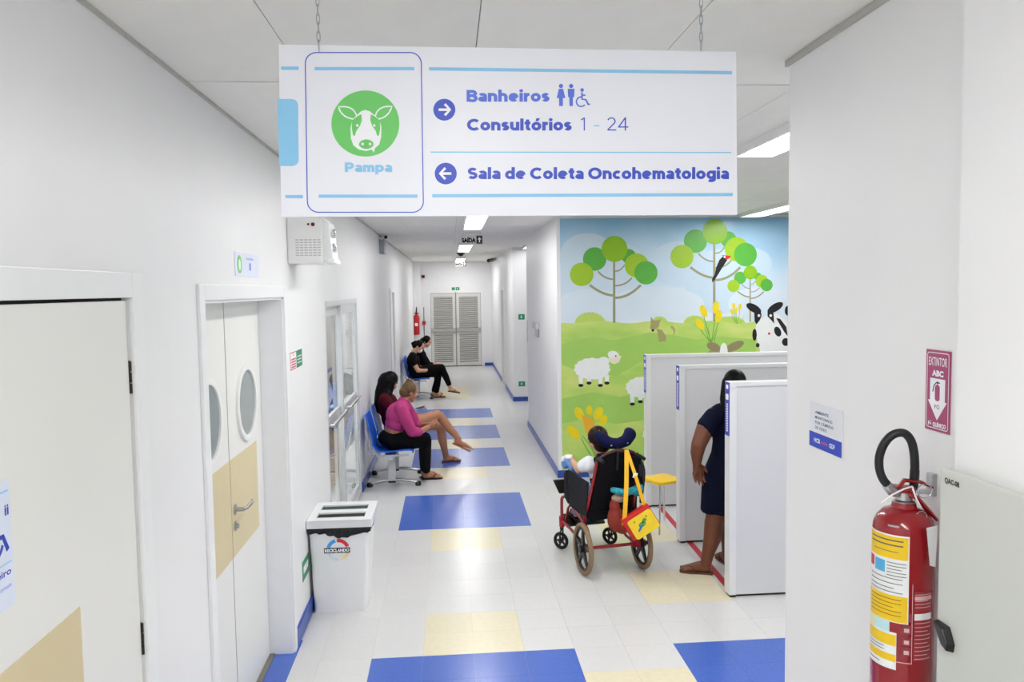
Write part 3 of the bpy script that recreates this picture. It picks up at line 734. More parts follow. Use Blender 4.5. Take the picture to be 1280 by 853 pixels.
# end wall: fire alarm box and call point, floor gong
t = thing('fire_alarm', 'small dark red fire alarm box high on the end wall', 'alarm', (-.70, YE, 2.49))
MB().prism(EP, rect(-.735,2.49,-.655,2.57), 0, .045).build('box', mat('alarm_red','#6d1a22',.4), t, bevel=.006)
MB().lathe(EP.pt(-.695,2.53,.045), [(.025,0),(.022,.012),(0,.014)], 16, -PY).build('grille', M_BLACK, t, smooth=True)
t = thing('call_point', 'red break-glass call point and conduit on the end wall', 'alarm', (-.70, YE, .9))
MB().prism(EP, rect(-.745,1.19,-.655,1.29), 0, .05).build('box', mat('alarm_red2','#b4222c',.4), t, bevel=.006)
MB().cone(EP.pt(-.70,1.29,.012), EP.pt(-.70,1.68,.012), .011, n=8).build('conduit', mat('conduit_grey','#6d6d70',.5), t)
MB().cone(EP.pt(-.70,.80,.012), EP.pt(-.70,1.19,.012), .011, n=8).build('conduit', mat('conduit_grey','#6d6d70',.5), t)
# door plate and push plates on the right corridor wall
t = thing('wall_dispenser', 'grey wall-mounted hand gel dispenser on the right corridor wall', 'dispenser', (XR, 10.8, 1.49))
MB().prism(RW, rect(-11.05,1.60,-10.62,1.69), 0, .05).build('housing', M_GREYP, t, bevel=.01)
MB().prism(RW, rect(-10.86,1.49,-10.62,1.60), 0, .035).build('pump_lever', M_STEEL, t, bevel=.008)
t = thing('grab_plate', 'narrow steel edge plate at the side passage corner', 'plate', (XR, 12.27, 1.33))
MB().prism(RW, rect(-12.29,1.33,-12.24,1.66), 0, .006).build('plate', M_STEEL, t)
MB().lathe(RW.pt(-12.265,1.62,.006), [(.008,0),(.006,.004),(0,.005)], 10, -PX).build('screw', M_STEEL, t)
# cameras
t = thing('security_camera', 'white bullet security camera on a grey box high on the left wall', 'camera', (XL, 11.5, 2.68))
MB().prism(LW, rect(11.38,2.68,11.72,2.875), .0005, .07).build('mount_box', mat('box_grey','#a3a9b2',.4), t, bevel=.006)
MB().tube([V(XL+.06,11.5,2.89), V(XL+.11,11.45,2.90), V(XL+.11,11.2,2.895)], [.018,.03,.034], 12).build('camera_body', M_WPLA, t, smooth=True)
MB().lathe((XL+.11,11.2,2.895), [(.024,0),(.022,.006),(0,.008)], 16, (0,-1,0)).build('lens', M_BLACK, t, smooth=True)
t = thing('security_camera', 'dark bullet security camera high on the right corridor wall', 'camera', (1.17, 20.0, 2.86))
MB().box(1.10, XR, 20.0, 20.09, 2.88, ZC).build('bracket', M_GREYP, t, bevel=.01)
MB().tube([V(1.13,20.05,2.885), V(1.06,19.9,2.875), V(1.00,19.75,2.86)], [.04,.045,.045], 12).build('camera_body', mat('cam_dark','#4a4a4c',.4), t, smooth=True)
MB().lathe((1.00,19.75,2.86), [(.034,0),(.03,.008),(0,.01)], 14, (-.35,-.9,-.1)).build('lens', M_BLACK, t, smooth=True)
t = thing('dome_camera', 'dark dome camera hanging from the ceiling between corridor lights', 'camera', (.273, 16.9, 2.86))
MB().lathe((.273,16.9,ZC-.03), [(.085,.03),(.085,.0),(.07,-.012)], 20).build('base_ring', M_BLACK, t, smooth=True)
MB().ell((.273,16.9,ZC-.04), (.06,.06,.045)).build('dome', M_BLACK, t, smooth=True)
# emergency light unit on the left wall
t = thing('emergency_light', 'white louvred emergency light unit mounted high on the left wall', 'light', (XL, 5.0, 2.32))
ex0, ex1, ey0, ey1, ez0, ez1 = XL+.001, -.752, 4.9, 5.20, 2.322, 2.60
MB().box(ex0, ex1, ey0, ey1, ez0, ez1).build('housing', M_WPLA, t, bevel=.012)
FPp = Pl((0,ey0,0), PX, PZ)
gm_ = mat('vent_shadow', '#b9bbbc', .6)
for k in range(7): flat('vent_slot', FPp, [rect(-.915+i*.026,2.368+k*.0155,-.915+i*.026+.020,2.368+k*.0155+.006) for i in range(6)], gm_, t, .0003, .0005)
MB().lathe((-.808,ey0,2.557), [(.012,0),(.011,.004),(0,.005)], 16, (0,-1,0)).build('indicator', mat('lamp_maroon','#5c1018',.3), t)
MB().lathe((-.836,ey0,2.558), [(.007,0),(.006,.003),(0,.004)], 12, (0,-1,0)).build('indicator', mat('lamp_maroon','#5c1018',.3), t)
lampb = MB(); lampb.hexa([V(-.752,4.905,2.335),V(-.70,4.935,2.335),V(-.70,5.19,2.335),V(-.752,5.20,2.335)], [V(-.752,4.905,2.592),V(-.722,4.935,2.575),V(-.722,5.19,2.575),V(-.752,5.20,2.592)])
lb = lampb.build('lamp_cover', mat('lamp_cover','#c9cbc9',.25), t)
LP2 = Pl((-.700,0,0), PY, PZ)
for z in (2.42, 2.51):
    MB().lathe((-.708,5.03,z), [(.03,0),(.026,.014),(.010,.018),(0,.018)], 18, PX).build('lamp_head', M_CHROME, lb, smooth=True)
MB().box(-.752,-.688,4.92,5.20,2.322,2.352).build('lower_lip', mat('lip_white','#f4f5f5',.2), lb, bevel=.006)
# ================================================================== MURAL
MY = YM-.003
MP = Pl((0,YM,0), PX, PZ)
def mp(px, py):                         # mural artwork coordinates -> metres on the wall
    a, b = px-697, py-272
    return (max(1.252, 1.215739+.009174*a-.000099*b+.000613e-3*a*b), min(2.924, 2.945011-.000066*a-.009012*b-.000761e-3*a*b))
mural = thing('wall_mural', 'printed farm mural of round trees, sheep and cow on the waiting room wall', 'mural', (2.6, YM, .09))
def sky_mat():
    m = bpy.data.materials.new('mural_sky'); m.use_nodes = True; nt = m.node_tree; N = nt.nodes; L = nt.links
    b = N['Principled BSDF']; b.inputs['Roughness'].default_value = .28
    tc = N.new('ShaderNodeTexCoord'); sx = N.new('ShaderNodeSeparateXYZ'); L.new(tc.outputs['Object'], sx.inputs[0])
    mr = N.new('ShaderNodeMapRange'); mr.inputs[1].default_value = 1.62; mr.inputs[2].default_value = 2.85; L.new(sx.outputs[2], mr.inputs[0])
    nz = N.new('ShaderNodeTexNoise'); nz.inputs['Scale'].default_value = 1.1; nz.inputs['Detail'].default_value = 2; L.new(tc.outputs['Object'], nz.inputs[0])
    ad = N.new('ShaderNodeMath'); ad.operation = 'MULTIPLY_ADD'; ad.inputs[1].default_value = .9; ad.inputs[2].default_value = -.45; L.new(nz.outputs[0], ad.inputs[0])
    a2 = N.new('ShaderNodeMath'); L.new(mr.outputs[0], a2.inputs[0]); L.new(ad.outputs[0], a2.inputs[1])
    rp = N.new('ShaderNodeValToRGB'); L.new(a2.outputs[0], rp.inputs[0])
    e = rp.color_ramp.elements; e[0].position = .1; e[0].color = lin('#dfe8f4')+(1,); e[1].position = 1.0; e[1].color = lin('#8fc4e6')+(1,)
    k = e.new(.55); k.color = lin('#c6def2')+(1,)
    L.new(rp.outputs[0], b.inputs['Base Color']); return m
def grass_mat():
    m = bpy.data.materials.new('mural_grass'); m.use_nodes = True; nt = m.node_tree; N = nt.nodes; L = nt.links
    b = N['Principled BSDF']; b.inputs['Roughness'].default_value = .3
    tc = N.new('ShaderNodeTexCoord'); mpn = N.new('ShaderNodeMapping'); mpn.inputs['Scale'].default_value = (1,1,2.6); L.new(tc.outputs['Object'], mpn.inputs[0])
    nz = N.new('ShaderNodeTexNoise'); nz.inputs['Scale'].default_value = 1.4; nz.inputs['Detail'].default_value = 3; L.new(mpn.outputs[0], nz.inputs[0])
    rp = N.new('ShaderNodeValToRGB'); L.new(nz.outputs[0], rp.inputs[0])
    e = rp.color_ramp.elements; e[0].position = .38; e[0].color = lin('#a9d064')+(1,); e[1].position = .62; e[1].color = lin('#cfdd7e')+(1,)
    k = e.new(.5); k.color = lin('#bcd86e')+(1,)
    L.new(rp.outputs[0], b.inputs['Base Color']); return m
C0 = .002
tp, bm_ = 2.925, .09
sheet = MB().prism(MP, rect(1.25,bm_,5.98,tp), .0003, C0).build('sky_print', sky_mat(), mural)
def mf(nm, polys, m, par=mural, lv=1, px=True): return flat(nm, MP, polys, m, par, C0+.0005*lv, .0004, mp if px else None)
M_CL = mat('mural_cloud', '#cfe1f0', .3, var=.03, scale=2)
mf('cloud', [circ(735,318,34,24,26), circ(768,336,40,24,34), circ(716,352,30,24,26)], M_CL, lv=.3)
mf('cloud', [circ(850,330,40,24,28), circ(900,352,44,24,40), circ(940,330,26,20,20)], mat('mural_cloud2','#c9def0',.3,var=.03,scale=2), lv=.4)
mf('cloud', [circ(820,380,60,24,22), circ(740,385,50,24,24), circ(950,380,40,24,22)], mat('mural_cloud3','#d9e6f3',.3,var=.03,scale=2), lv=.5)
# field and bushes
fld = [(1.25,bm_),(5.98,bm_),(5.98,mp(985,402)[1])]+[mp(x,402+1.5*math.sin(x*.09)) for x in range(985,699,-8)]+[(1.25,mp(700,404)[1])]
mf('field', [fld], grass_mat(), lv=2, px=False)
M_BU = mat('mural_bush', '#bcd566', .3, var=.05, scale=6)
def bush(cx, by, w, h):
    top = []
    n = 46
    for i in range(n+1):
        t = math.pi*i/n; top.append((cx-w*math.cos(t), by-h*math.sin(t)*(1+.10*math.sin(i*2.3))))
    return top
mf('bush', [bush(738,404,19,14)], M_BU, lv=1.5); mf('bush', [bush(868,404,14,10)], M_BU, lv=1.5); mf('bush', [bush(912,404,20,9)], M_BU, lv=1.5); mf('bush', [bush(824,404,10,9)], M_BU, lv=1.5)
M_F2 = mat('mural_field_dark', '#a6d066', .3, var=.05, scale=4)
mf('field_swath', [[(703,430),(720,424),(745,420),(765,425),(790,420),(812,415),(840,418),(870,424),(900,420),(945,424),(945,446),(900,452),(860,446),(800,452),(770,470),(720,462),(703,455)]], M_F2, lv=3)
mf('field_swath', [[(703,498),(740,490),(775,496),(808,488),(808,525),(770,530),(730,524),(703,530)]], M_F2, lv=3)
# trees
M_TR = mat('mural_trunk', '#9d9b7e', .35); M_L1 = mat('mural_lime', '#a4cb2c', .3, var=.03); M_L2 = mat('mural_green', '#5cb544', .3, var=.04); M_L3 = mat('mural_leaf', '#8fc21f', .3, var=.04)
def tree(bx_, by, topy, s, balls, arms, lv, tw):
    tr = mf('tree', [[(bx_-tw,by),(bx_+tw,by),(bx_+tw*.8,topy),(bx_-tw*.8,topy)]], M_TR, lv=lv)
    for a, b, c, w in arms: mf('branch', [stroke(bez(a,b,c,10), w)], M_TR, tr, lv+.05)
    for k, (x, y, r, m) in enumerate(balls): mf('foliage', [circ(x,y,r,40)], m, tr, lv+.25+.12*k)
def t1(x, y, s):           # one tree drawn about its trunk centre line (x), y of its lowest branch joint
    A = [((x-30*s,y-13*s),(x-14*s,y),(x,y),3*s),((x+33*s,y-13*s),(x+18*s,y+3*s),(x+1,y+3*s),3*s),((x-20*s,y-30*s),(x-12*s,y-20*s),(x,y-20*s),2*s),((x+22*s,y-22*s),(x+14*s,y-12*s),(x+1,y-12*s),2*s),((x+13*s,y-38*s),(x+9*s,y-30*s),(x+1,y-30*s),1.6*s)]
    B = [(x+18*s,y-48.5*s,9*s,M_L2),(x+28*s,y-37*s,15*s,M_L1),(x-24*s,y-45*s,14.5*s,M_L2),(x+39.5*s,y-28*s,14.5*s,M_L2),(x-40*s,y-26*s,14.5*s,M_L1),(x+.5*s,y-57.5*s,16*s,M_L3)]
    return A, B
A, B = t1(767.5, 369, 1.0); tree(767.5, 403, 325, 1, B, A, 3.2, 1.6)
A, B = t1(892.5, 347, 1.0)
B = [(910.5,300,10,M_L2),(921,312,15,M_L1),(869,302,14.5,M_L2),(932,318.5,14.5,M_L2),(852,321,14.5,M_L1),(893.5,290.5,15.5,M_L3)]
tree(892.5, 401, 300, 1, B, A, 3.2, 1.6)
A, B = t1(938, 371, .53); B = [(x, y, r, m) for x, y, r, m in B]; tree(938, 402, 348, .53, B, A, 3.15, .9)
# woodpecker
M_BK = mat('mural_black', '#141418', .3); M_RDp = mat('mural_red', '#d8242e', .3)
wp = mf('woodpecker', [[(907,320),(909,325),(903,334),(898,342),(893,350),(890,353),(889.5,349),(893,343),(895,334),(899,325),(903,321)]], M_BK, lv=6)
mf('crest', [[(901,319),(906,319.5),(914,320),(911,323.5),(907,325),(905,321)]], M_RDp, wp, 6.4); mf('cheek', [circ(905.5,321.5,1.3,10)], M_WHITE, wp, 6.8)
# fox-like dog
M_DG = mat('mural_dog', '#a89f6c', .35, var=.05)
dg_ = mf('dog', [[(813,395),(816,400),(822,400),(826,398),(824,403),(823,408),(819,411),(814,413),(812,409),(813,403)], [(820,410),(827,412),(832,420),(832,426),(823,427),(822,418)], stroke(bez((838,408),(844,410),(842,418)),3.4,1)], M_DG, lv=4)
mf('dog_nose', [circ(815.5,412.5,1.6,10)], M_BK, dg_, 4.5)
# reeds with yellow heads
M_YE = mat('mural_yellow', '#efd81f', .3, var=.05); M_ST = mat('mural_stem', '#6fae3a', .35)
def reeds(nm, base_, heads, r, lv):
    st = mf(nm, [stroke(bez(base_,((x+base_[0])/2,(y+base_[1])/2+6),(x,y+r*1.2)), .9*r/4) for x, y, a in heads]+[stroke(bez((base_[0]+dx,base_[1]),(base_[0]+dx*2,base_[1]-12*r/4),(base_[0]+dx*3,base_[1]-18*r/4)),1.2*r/4,.2) for dx in (-3,3,-1.5)], M_ST, lv=lv)
    for k, (x, y, a) in enumerate(heads): mf('reed_head', [circ(x,y,r,18,r*1.9,0,math.radians(a))], M_YE, st, lv+.3+.06*k)
reeds('reeds', (889,427), [(879,388.5,-20),(894.5,384,8),(898,395,14),(874.5,405,-35)], 4.2, 4.5)
reeds('reeds', (922,404), [(917,382,-10),(925,383,8),(915,389,-15),(920,388,0)], 2.0, 4.0)
# sheep
M_SH = mat('mural_wool', '#eef0f2', .35, var=.02); M_SF = mat('mural_sheep_face', '#ece4d2', .35)
def sheep(x, y, s, lv):
    pts = []
    for i in range(64):
        t = 2*math.pi*i/64; rr = 1+.035*math.sin(t*15)
        pts.append((x+22*s*rr*math.cos(t), y+13.5*s*rr*math.sin(t)))
    b = mf('sheep', [pts]+[[(x+dx*s-3*s,y+8*s),(x+dx*s+3*s,y+8*s),(x+dx*s+2*s,y+(21 if k%2==0 else 18)*s),(x+dx*s-2*s,y+(21 if k%2==0 else 18)*s)] for k, dx in enumerate((-14,-4,10,18))], M_SH, lv=lv)
    mf('sheep_head', [circ(x+27*s,y-14*s,7*s,24,8*s), [(x+26*s,y-16*s),(x+36*s,y-16*s),(x+33*s,y-8*s),(x+27*s,y-7*s)]], M_SF, b, lv+.3)
    mf('sheep_curl', [circ(x+25*s,y-18*s,6*s,20,4.5*s), circ(x+14*s,y-9*s,7*s,20,6*s)], M_SH, b, lv+.6)
    mf('hoof', [circ(x+dx*s,y+(21 if k%2==0 else 18)*s,3.2*s,14,2*s) for k, dx in enumerate((-14,-4,10,18))], M_BK, b, lv+.7)
    mf('sheep_eye', [circ(x+29*s,y-16*s,1.0*s,10)], M_BK, b, lv+.8)
sheep(740.5, 460.5, 1.0, 5); sheep(804, 484, 1.0, 5); sheep(825, 544, 1.0, 5)
# orange lily clump by the corner
M_OR = mat('mural_orange', '#efb032', .3, var=.06)
lil = mf('lily_clump', [stroke(bez((745,575),(742,560),(728,545)),2,1), stroke(bez((747,575),(742,555),(738,540)),2,1), stroke(bez((744,578),(733,562),(727,548)),1.6,1)], M_ST, lv=4)
mf('lily_bloom', [[(727.5,519),(737,522),(744,527),(741,538),(735,546),(731,534)]], M_OR, lil, 5.2)
for k, (x, y, r, a) in enumerate(((724.5,517,7,-25),(748,517,7,22),(717.5,541,8,-40),(754,526,6,30),(737,513,5,0))): mf('lily_bud', [circ(x,y,r*.75,20,r*1.25,0,math.radians(a))], M_YE, lil, 4.4+.1*k)
# calf peering over the booth (ears and blaze)
cf = mf('calf', [circ(899,465,24,30,32)], mat('mural_calf','#a59a78',.35), lv=5)
mf('calf_ear', [circ(891.5,433,9,18,5.2,0,.35)], mat('mural_calf_dark','#968a66',.35), cf, 5.4); mf('calf_ear', [circ(918,432.5,13,20,5.2,0,-.42)], mat('mural_calf_dark','#968a66',.35), cf, 5.5)
mf('calf_blaze', [circ(904.5,440,5,20,12), circ(906,470,12,20,22)], M_SH, cf, 5.8)
# black and white cow
cow = mf('cow', [[(953,398),(962,392),(972,392),(979,397),(985,402),(1010,404),(1040,410),(1060,430),(1060,560),(1040,560),(1036,480),(1006,478),(1000,560),(984,560),(980,470),(975,458),(955,455),(951,440),(944,415),(946,402)]], M_SH, lv=6)
mf('cow_ear', [circ(942.5,385,10.5,24,4.8,0,.5)], M_BK, cow, 6.5); mf('cow_ear', [circ(970,384,11,24,4.8,0,-.52)], M_BK, cow, 6.5)
mf('cow_patch', [[(943,389),(951,387),(952.5,394),(950,400),(946,405),(943.5,401)]], M_BK, cow, 6.8); mf('cow_patch', [[(960,387),(967,384),(968,395),(968.5,404),(964,399),(960,395)]], M_BK, cow, 6.8)
mf('cow_patch', [circ(943.5,418,2.8,18,7.5)], M_BK, cow, 6.8); mf('cow_patch', [circ(947.5,431,2.4,14,2.8)], M_BK, cow, 6.8); mf('cow_patch', [circ(973,414,4.2,18,6.5,0,-.4)], M_BK, cow, 6.8)
mf('cow_patch', [[(971,397),(976,398),(984,408),(986,420),(981,414),(975,404)]], M_BK, cow, 6.8); mf('cow_patch', [circ(983,427,4.5,18,5)], M_BK, cow, 6.8); mf('cow_patch', [circ(985.5,388,3.5,18,6)], M_BK, cow, 6.8); mf('cow_patch', [circ(1020,430,18,24,14)], M_BK, cow, 6.8)
mf('cow_eye', [circ(949,394,1.7,12)], M_WHITE, cow, 7.3); mf('cow_eye', [circ(964,394,1.7,12)], M_WHITE, cow, 7.3)
mf('cow_spot', [circ(962,416.5,1.5,12)], M_RDp, cow, 7.3)
# ================================================================== WAITING ROOM
M_PART = mat('partition_white', '#d6d7da', .35, var=.012, scale=3)
M_STK = mat('sticker_blue', '#3a45b0', .4, var=.03)
for Y, lab in ((5.21,'tall white booth partition panel directly in front of the standing woman'), (6.39,'tall white booth partition panel behind the standing woman'), (7.50,'tall white booth partition panel nearest the mural')):
    x0, x1, t_, hh = 1.888, 3.6, .10, 1.497
    t = thing('booth_partition', lab, 'partition', (2.7, Y+.05, 0), 0, 'white booth partitions')
    MB().box(x0+.045, x1, Y+.012, Y+t_-.012, .018, hh-.012).build('panel', M_PART, t)
    MB().box(x0, x0+.05, Y, Y+t_, .018, hh).build('end_post', mat('partition_post','#dfe0e2',.3,var=.01), t, bevel=.006)
    MB().box(x0+.05, x1, Y+.004, Y+t_-.004, hh-.03, hh).build('top_rail', mat('partition_post','#dfe0e2',.3,var=.01), t, bevel=.004)
    MB().box(x0+.01, x0+.05, Y+.01, Y+t_-.01, 0, .02).build('foot', M_BLACK, t); MB().box(x0+.06, x1, Y+.03, Y+t_-.03, .0, .02).build('floor_channel', M_BLACK, t)
    SP_ = Pl((x0,0,0), -PY, PZ)
    st = flat('blue_sticker', SP_, [rect(-Y-t_+.008, hh-.372, -Y-.006, hh-.004)], M_STK, t, .0005, .0008)
    flat('sticker_icon', SP_, [rect(-Y-t_+.03, hh-.05, -Y-.03, hh-.022)], M_WHITE, st, .0014)
    flat('sticker_icon', SP_, [rrect(-Y-t_+.025, hh-.125, -Y-.025, hh-.085, .008)], M_WHITE, st, .0014)
    flat('sticker_lettering', SP_, [rect(-Y-t_+.036, hh-.15-k*.0165-.011, -Y-.034, hh-.15-k*.0165) for k in range(12)], M_WHITE, st, .0014)
tp_ = MB(); tp_.hexa([V(1.922,5.30,0),V(1.972,5.30,0),V(2.045,7.50,0),V(1.995,7.50,0)], [V(1.922,5.30,.0008),V(1.972,5.30,.0008),V(2.045,7.50,.0008),V(1.995,7.50,.0008)])
tag(tp_.build('floor_tape', mat('tape_red','#c2323f',.45,var=.08), origin=(1.98,6.4,0)), 'red tape line on the floor along the booth entrances', 'tape')
# yellow stool with chrome legs
t = thing('stool', 'yellow plastic stool with thin chrome legs beside the wheelchair', 'stool', (1.86, 6.84, 0), math.radians(24))
s = MB(); s.prism(Pl((0,0,0), PX, PY), rrect(-.14,-.14,.14,.14,.04), .425, .452); s.build('seat', mat('stool_yellow','#f2c81e',.35,var=.04), t, bevel=.008, local=True, smooth=True)
for sx in (-1,1):
    for sy in (-1,1): MB().tube([V(sx*.11,sy*.11,.425), V(sx*.125,sy*.125,.30), V(sx*.155,sy*.155,.0)], .009, 10).build('leg', M_CHROME, t, local=True, smooth=True)
    MB().tube([V(sx*.11,-.11,.418), V(sx*.11,.11,.418)], .008, 8).build('seat_rail', M_CHROME, t, local=True)

# ================================================================== WASTE BIN
t = thing('waste_bin', 'white slotted-lid waste bin with black liner and recycling logo', 'bin', (-.76, 5.45, 0))
def ringr(x0,x1,y0,y1,z,r=.03): return [V(a,b,z) for a, b in rrect(x0,y0,x1,y1,r,4)]
B0, B1 = (-.94,-.588,5.275,5.60), (-.953,-.555,5.235,5.645)
hz = .575
MB().loft([ringr(*B0,0.0,.02), ringr(*B0,.012,.03), ringr(*B1,hz,.03)]).build('body', mat('bin_white','#e9eaeb',.4,var=.015), t, smooth=50)
def dense(x0,x1,y0,y1,z,n=22):
    return [V(x0+(x1-x0)*i/n,y0,z) for i in range(n)]+[V(x1,y0+(y1-y0)*i/n,z) for i in range(n)]+[V(x1-(x1-x0)*i/n,y1,z) for i in range(n)]+[V(x0,y1-(y1-y0)*i/n,z) for i in range(n)]
def sag(i): return .015+.006*math.sin(i*1.9)+(.036*math.exp(-((i-12)/5.0)**2) if i < 22 else .012*math.exp(-(((i%22)-11)/5.0)**2))
ln = MB(); rr = []
for k, (z, e) in enumerate(((hz-.004,.005),(hz+.004,.007),(hz+.014,.006),(hz+.03,.002))):
    rr.append([V(q.x, q.y+(.004*math.sin(i*2.3) if k < 2 else 0), q.z-(sag(i) if k == 0 else sag(i)*.5 if k == 1 else 0)) for i, q in enumerate(dense(-.953-e,-.555+e,5.235-e,5.645+e,z))])
ln.loft(rr).build('bin_liner', mat('liner_black','#17181b',.22,var=.2,scale=30,bump=.5,bscale=45), t, smooth=80)
L0 = (-.962,-.535,5.205,5.665)
lid = MB(); z0, z1 = hz+.02, hz+.075
xs = [L0[0], L0[0]+.055, L0[1]-.055, L0[1]]; ys = [L0[2], L0[2]+.055, L0[2]+.135, L0[3]-.21, L0[3]-.13, L0[3]]
ys = [L0[2], L0[2]+.07, L0[2]+.185, L0[2]+.26, L0[2]+.375, L0[3]]
lid.box(xs[0],xs[1],ys[0],ys[5],z0,z1); lid.box(xs[2],xs[3],ys[0],ys[5],z0,z1)
for a in (0,2,4): lid.box(xs[1],xs[2],ys[a],ys[a+1],z0,z1)
ld_ = lid.build('lid', mat('bin_lid','#dfe1e2',.35,var=.02), t, bevel=.005)
MB().box(xs[1],xs[2],ys[1],ys[2],z1-.02,z1-.012).build('slot', M_DARK, ld_); MB().box(xs[1],xs[2],ys[3],ys[4],z1-.02,z1-.012).build('slot', mat('slot_teal','#11342f',.5), ld_)
# logo: the front leans slightly outward
fy = lambda z: 5.275+(5.235-5.275)*z/hz
FB = Pl((0, 5.275, 0), PX, (PZ*hz+PY*(-.04)).normalized())
lx, lz = -.765, .437
def arc(a0,a1,r,w): return [stroke([(lx+r*math.cos(math.radians(a)), lz+r*math.sin(math.radians(a))) for a in [a0+(a1-a0)*i/10 for i in range(11)]], w)]
flat('logo_red', FB, arc(20,95,.066,.024), mat('logo_red','#d8343c',.4), t, .001); flat('logo_blue', FB, arc(105,165,.066,.024), mat('logo_blue','#3f9fe0',.4), t, .001)
flat('logo_grey', FB, arc(200,270,.066,.018), mat('logo_pale','#cfe3ec',.4), t, .001); flat('logo_yellow', FB, arc(285,345,.066,.018), mat('logo_yellow','#f0dfa0',.4), t, .001)
bnd = flat('logo_band', FB, [rect(lx-.092,lz-.020,lx+.078,lz+.016)], M_BLACK, t, .0015)
text('lettering', 'RECICLANDO', FB, lx-.087, lz-.013, lx+.073, lz+.010, M_WHITE, bnd, .002, .05, ymode='cap')

# ================================================================== SEATING
M_SEAT = mat('seat_blue', '#1b5fd6', .32, var=.05, scale=8)
def make_seat(par, yc, nm='seat_shell'):
    prof = [(-.425,.405),(-.415,.418),(-.46,.424),(-.56,.418),(-.68,.408),(-.76,.410),(-.815,.435),(-.845,.49),(-.862,.56),(-.885,.66),(-.912,.76),(-.925,.805),(-.930,.815)]
    rows_ = []
    for x, z in prof:
        row = []
        for i in range(9):
            s_ = (i-4)/4.0; e = s_**4*.018
            wdt = .235 if z < .5 else .235-.05*max(0,(z-.70)/.12)**2
            row.append(V(x+(e if z > .5 else 0), yc+s_*wdt, z+(e if z <= .5 else 0)))
        rows_.append(row)
    mb = MB(); n = 9; vs = [q for r in rows_ for q in r]
    mb.add(vs, [(j*n+i, j*n+i+1, (j+1)*n+i+1, (j+1)*n+i) for j in range(len(prof)-1) for i in range(n-1)])
    o = mb.build(nm, M_SEAT, par, smooth=80)
    so = o.modifiers.new('solid','SOLIDIFY'); so.thickness = .012; so.offset = -1
    return o
def bench(Y0, n, pitch, lab):
    t = thing('beam_bench', lab, 'bench', (-.65, Y0+pitch*(n-1)/2, 0), 0)
    for k in range(n): make_seat(t, Y0+k*pitch)
    MB().box(-.69,-.63, Y0-.2, Y0+pitch*(n-1)+.2, .335, .385).build('beam', M_GREYP, t, bevel=.006)
    for k in range(n):
        y_ = Y0+k*pitch
        br = MB(); br.tube([V(-.46,y_-.19,.385), V(-.78,y_-.19,.375), V(-.865,y_-.19,.46), V(-.905,y_-.19,.66)], .011, 8); br.tube([V(-.46,y_+.19,.385), V(-.78,y_+.19,.375), V(-.865,y_+.19,.46), V(-.905,y_+.19,.66)], .011, 8)
        br.box(-.72,-.60,y_-.2,y_+.2,.378,.392); br.build('seat_bracket', M_GREYP, t)
    for y_ in (Y0+.02, Y0+pitch*(n-1)-.02):
        MB().box(-.70,-.62,y_-.03,y_+.03,.06,.34).build('post', M_GREYP, t, bevel=.006)
        MB().box(-.70,-.62,y_-.034,y_+.034,.045,.065).build('post_cap', M_BLACK, t)
        pts = [V(-.91+.54*i/10, y_, .035+.035*math.sin(math.pi*i/10)) for i in range(11)]
        MB().tube(pts, .016, 10).build('foot_bar', M_STEEL, t, smooth=True)
        for x in (-.905,-.375): MB().lathe((x,y_,0), [(.032,0),(.034,.02),(.026,.045),(.0,.052)], 16).build('foot_cap', M_BLACK, t, smooth=True)
    return t
bench(8.68, 2, .62, 'blue plastic beam bench under the woman in pink, by the glazed door')
bench(15.65, 2, .60, 'blue plastic beam bench under the people in black near the far doors')

# ================================================================== ELECTRICAL CABINET
CX_ = 1.08
CP = Pl((CX_,0,0), -PY, PZ)
t = thing('electrical_cabinet', 'pale grey flush electrical cabinet marked QAC-08 on the near right wall', 'cabinet', (1.10, 1.25, .90))
M_CAB = mat('cabinet_grey', '#cdd0c9', .38, var=.02, scale=3)
MB().box(CX_+.018, 1.1145, .80, 1.652, .90, 1.733).build('body', M_CAB, t)
dr = MB().box(CX_, CX_+.017, .79, 1.658, .89, 1.742).build('door', M_CAB, t, bevel=.006)
text('lettering', 'QAC-08', CP, -1.640, 1.712, -1.590, 1.724, mat('ink_charcoal','#3c3d3c',.5), dr, .0005, .035, ymode='cap')
hd = MB(); hd.hexa([CP.pt(-1.655,1.398,.0),CP.pt(-1.61,1.398,.0),CP.pt(-1.592,1.365,.0),CP.pt(-1.596,1.345,.0),CP.pt(-1.62,1.352,.0)], [CP.pt(-1.652,1.394,.014),CP.pt(-1.612,1.394,.020),CP.pt(-1.595,1.365,.020),CP.pt(-1.598,1.350,.018),CP.pt(-1.62,1.356,.016)])
hd.build('latch', M_BLACK, dr, bevel=.003)

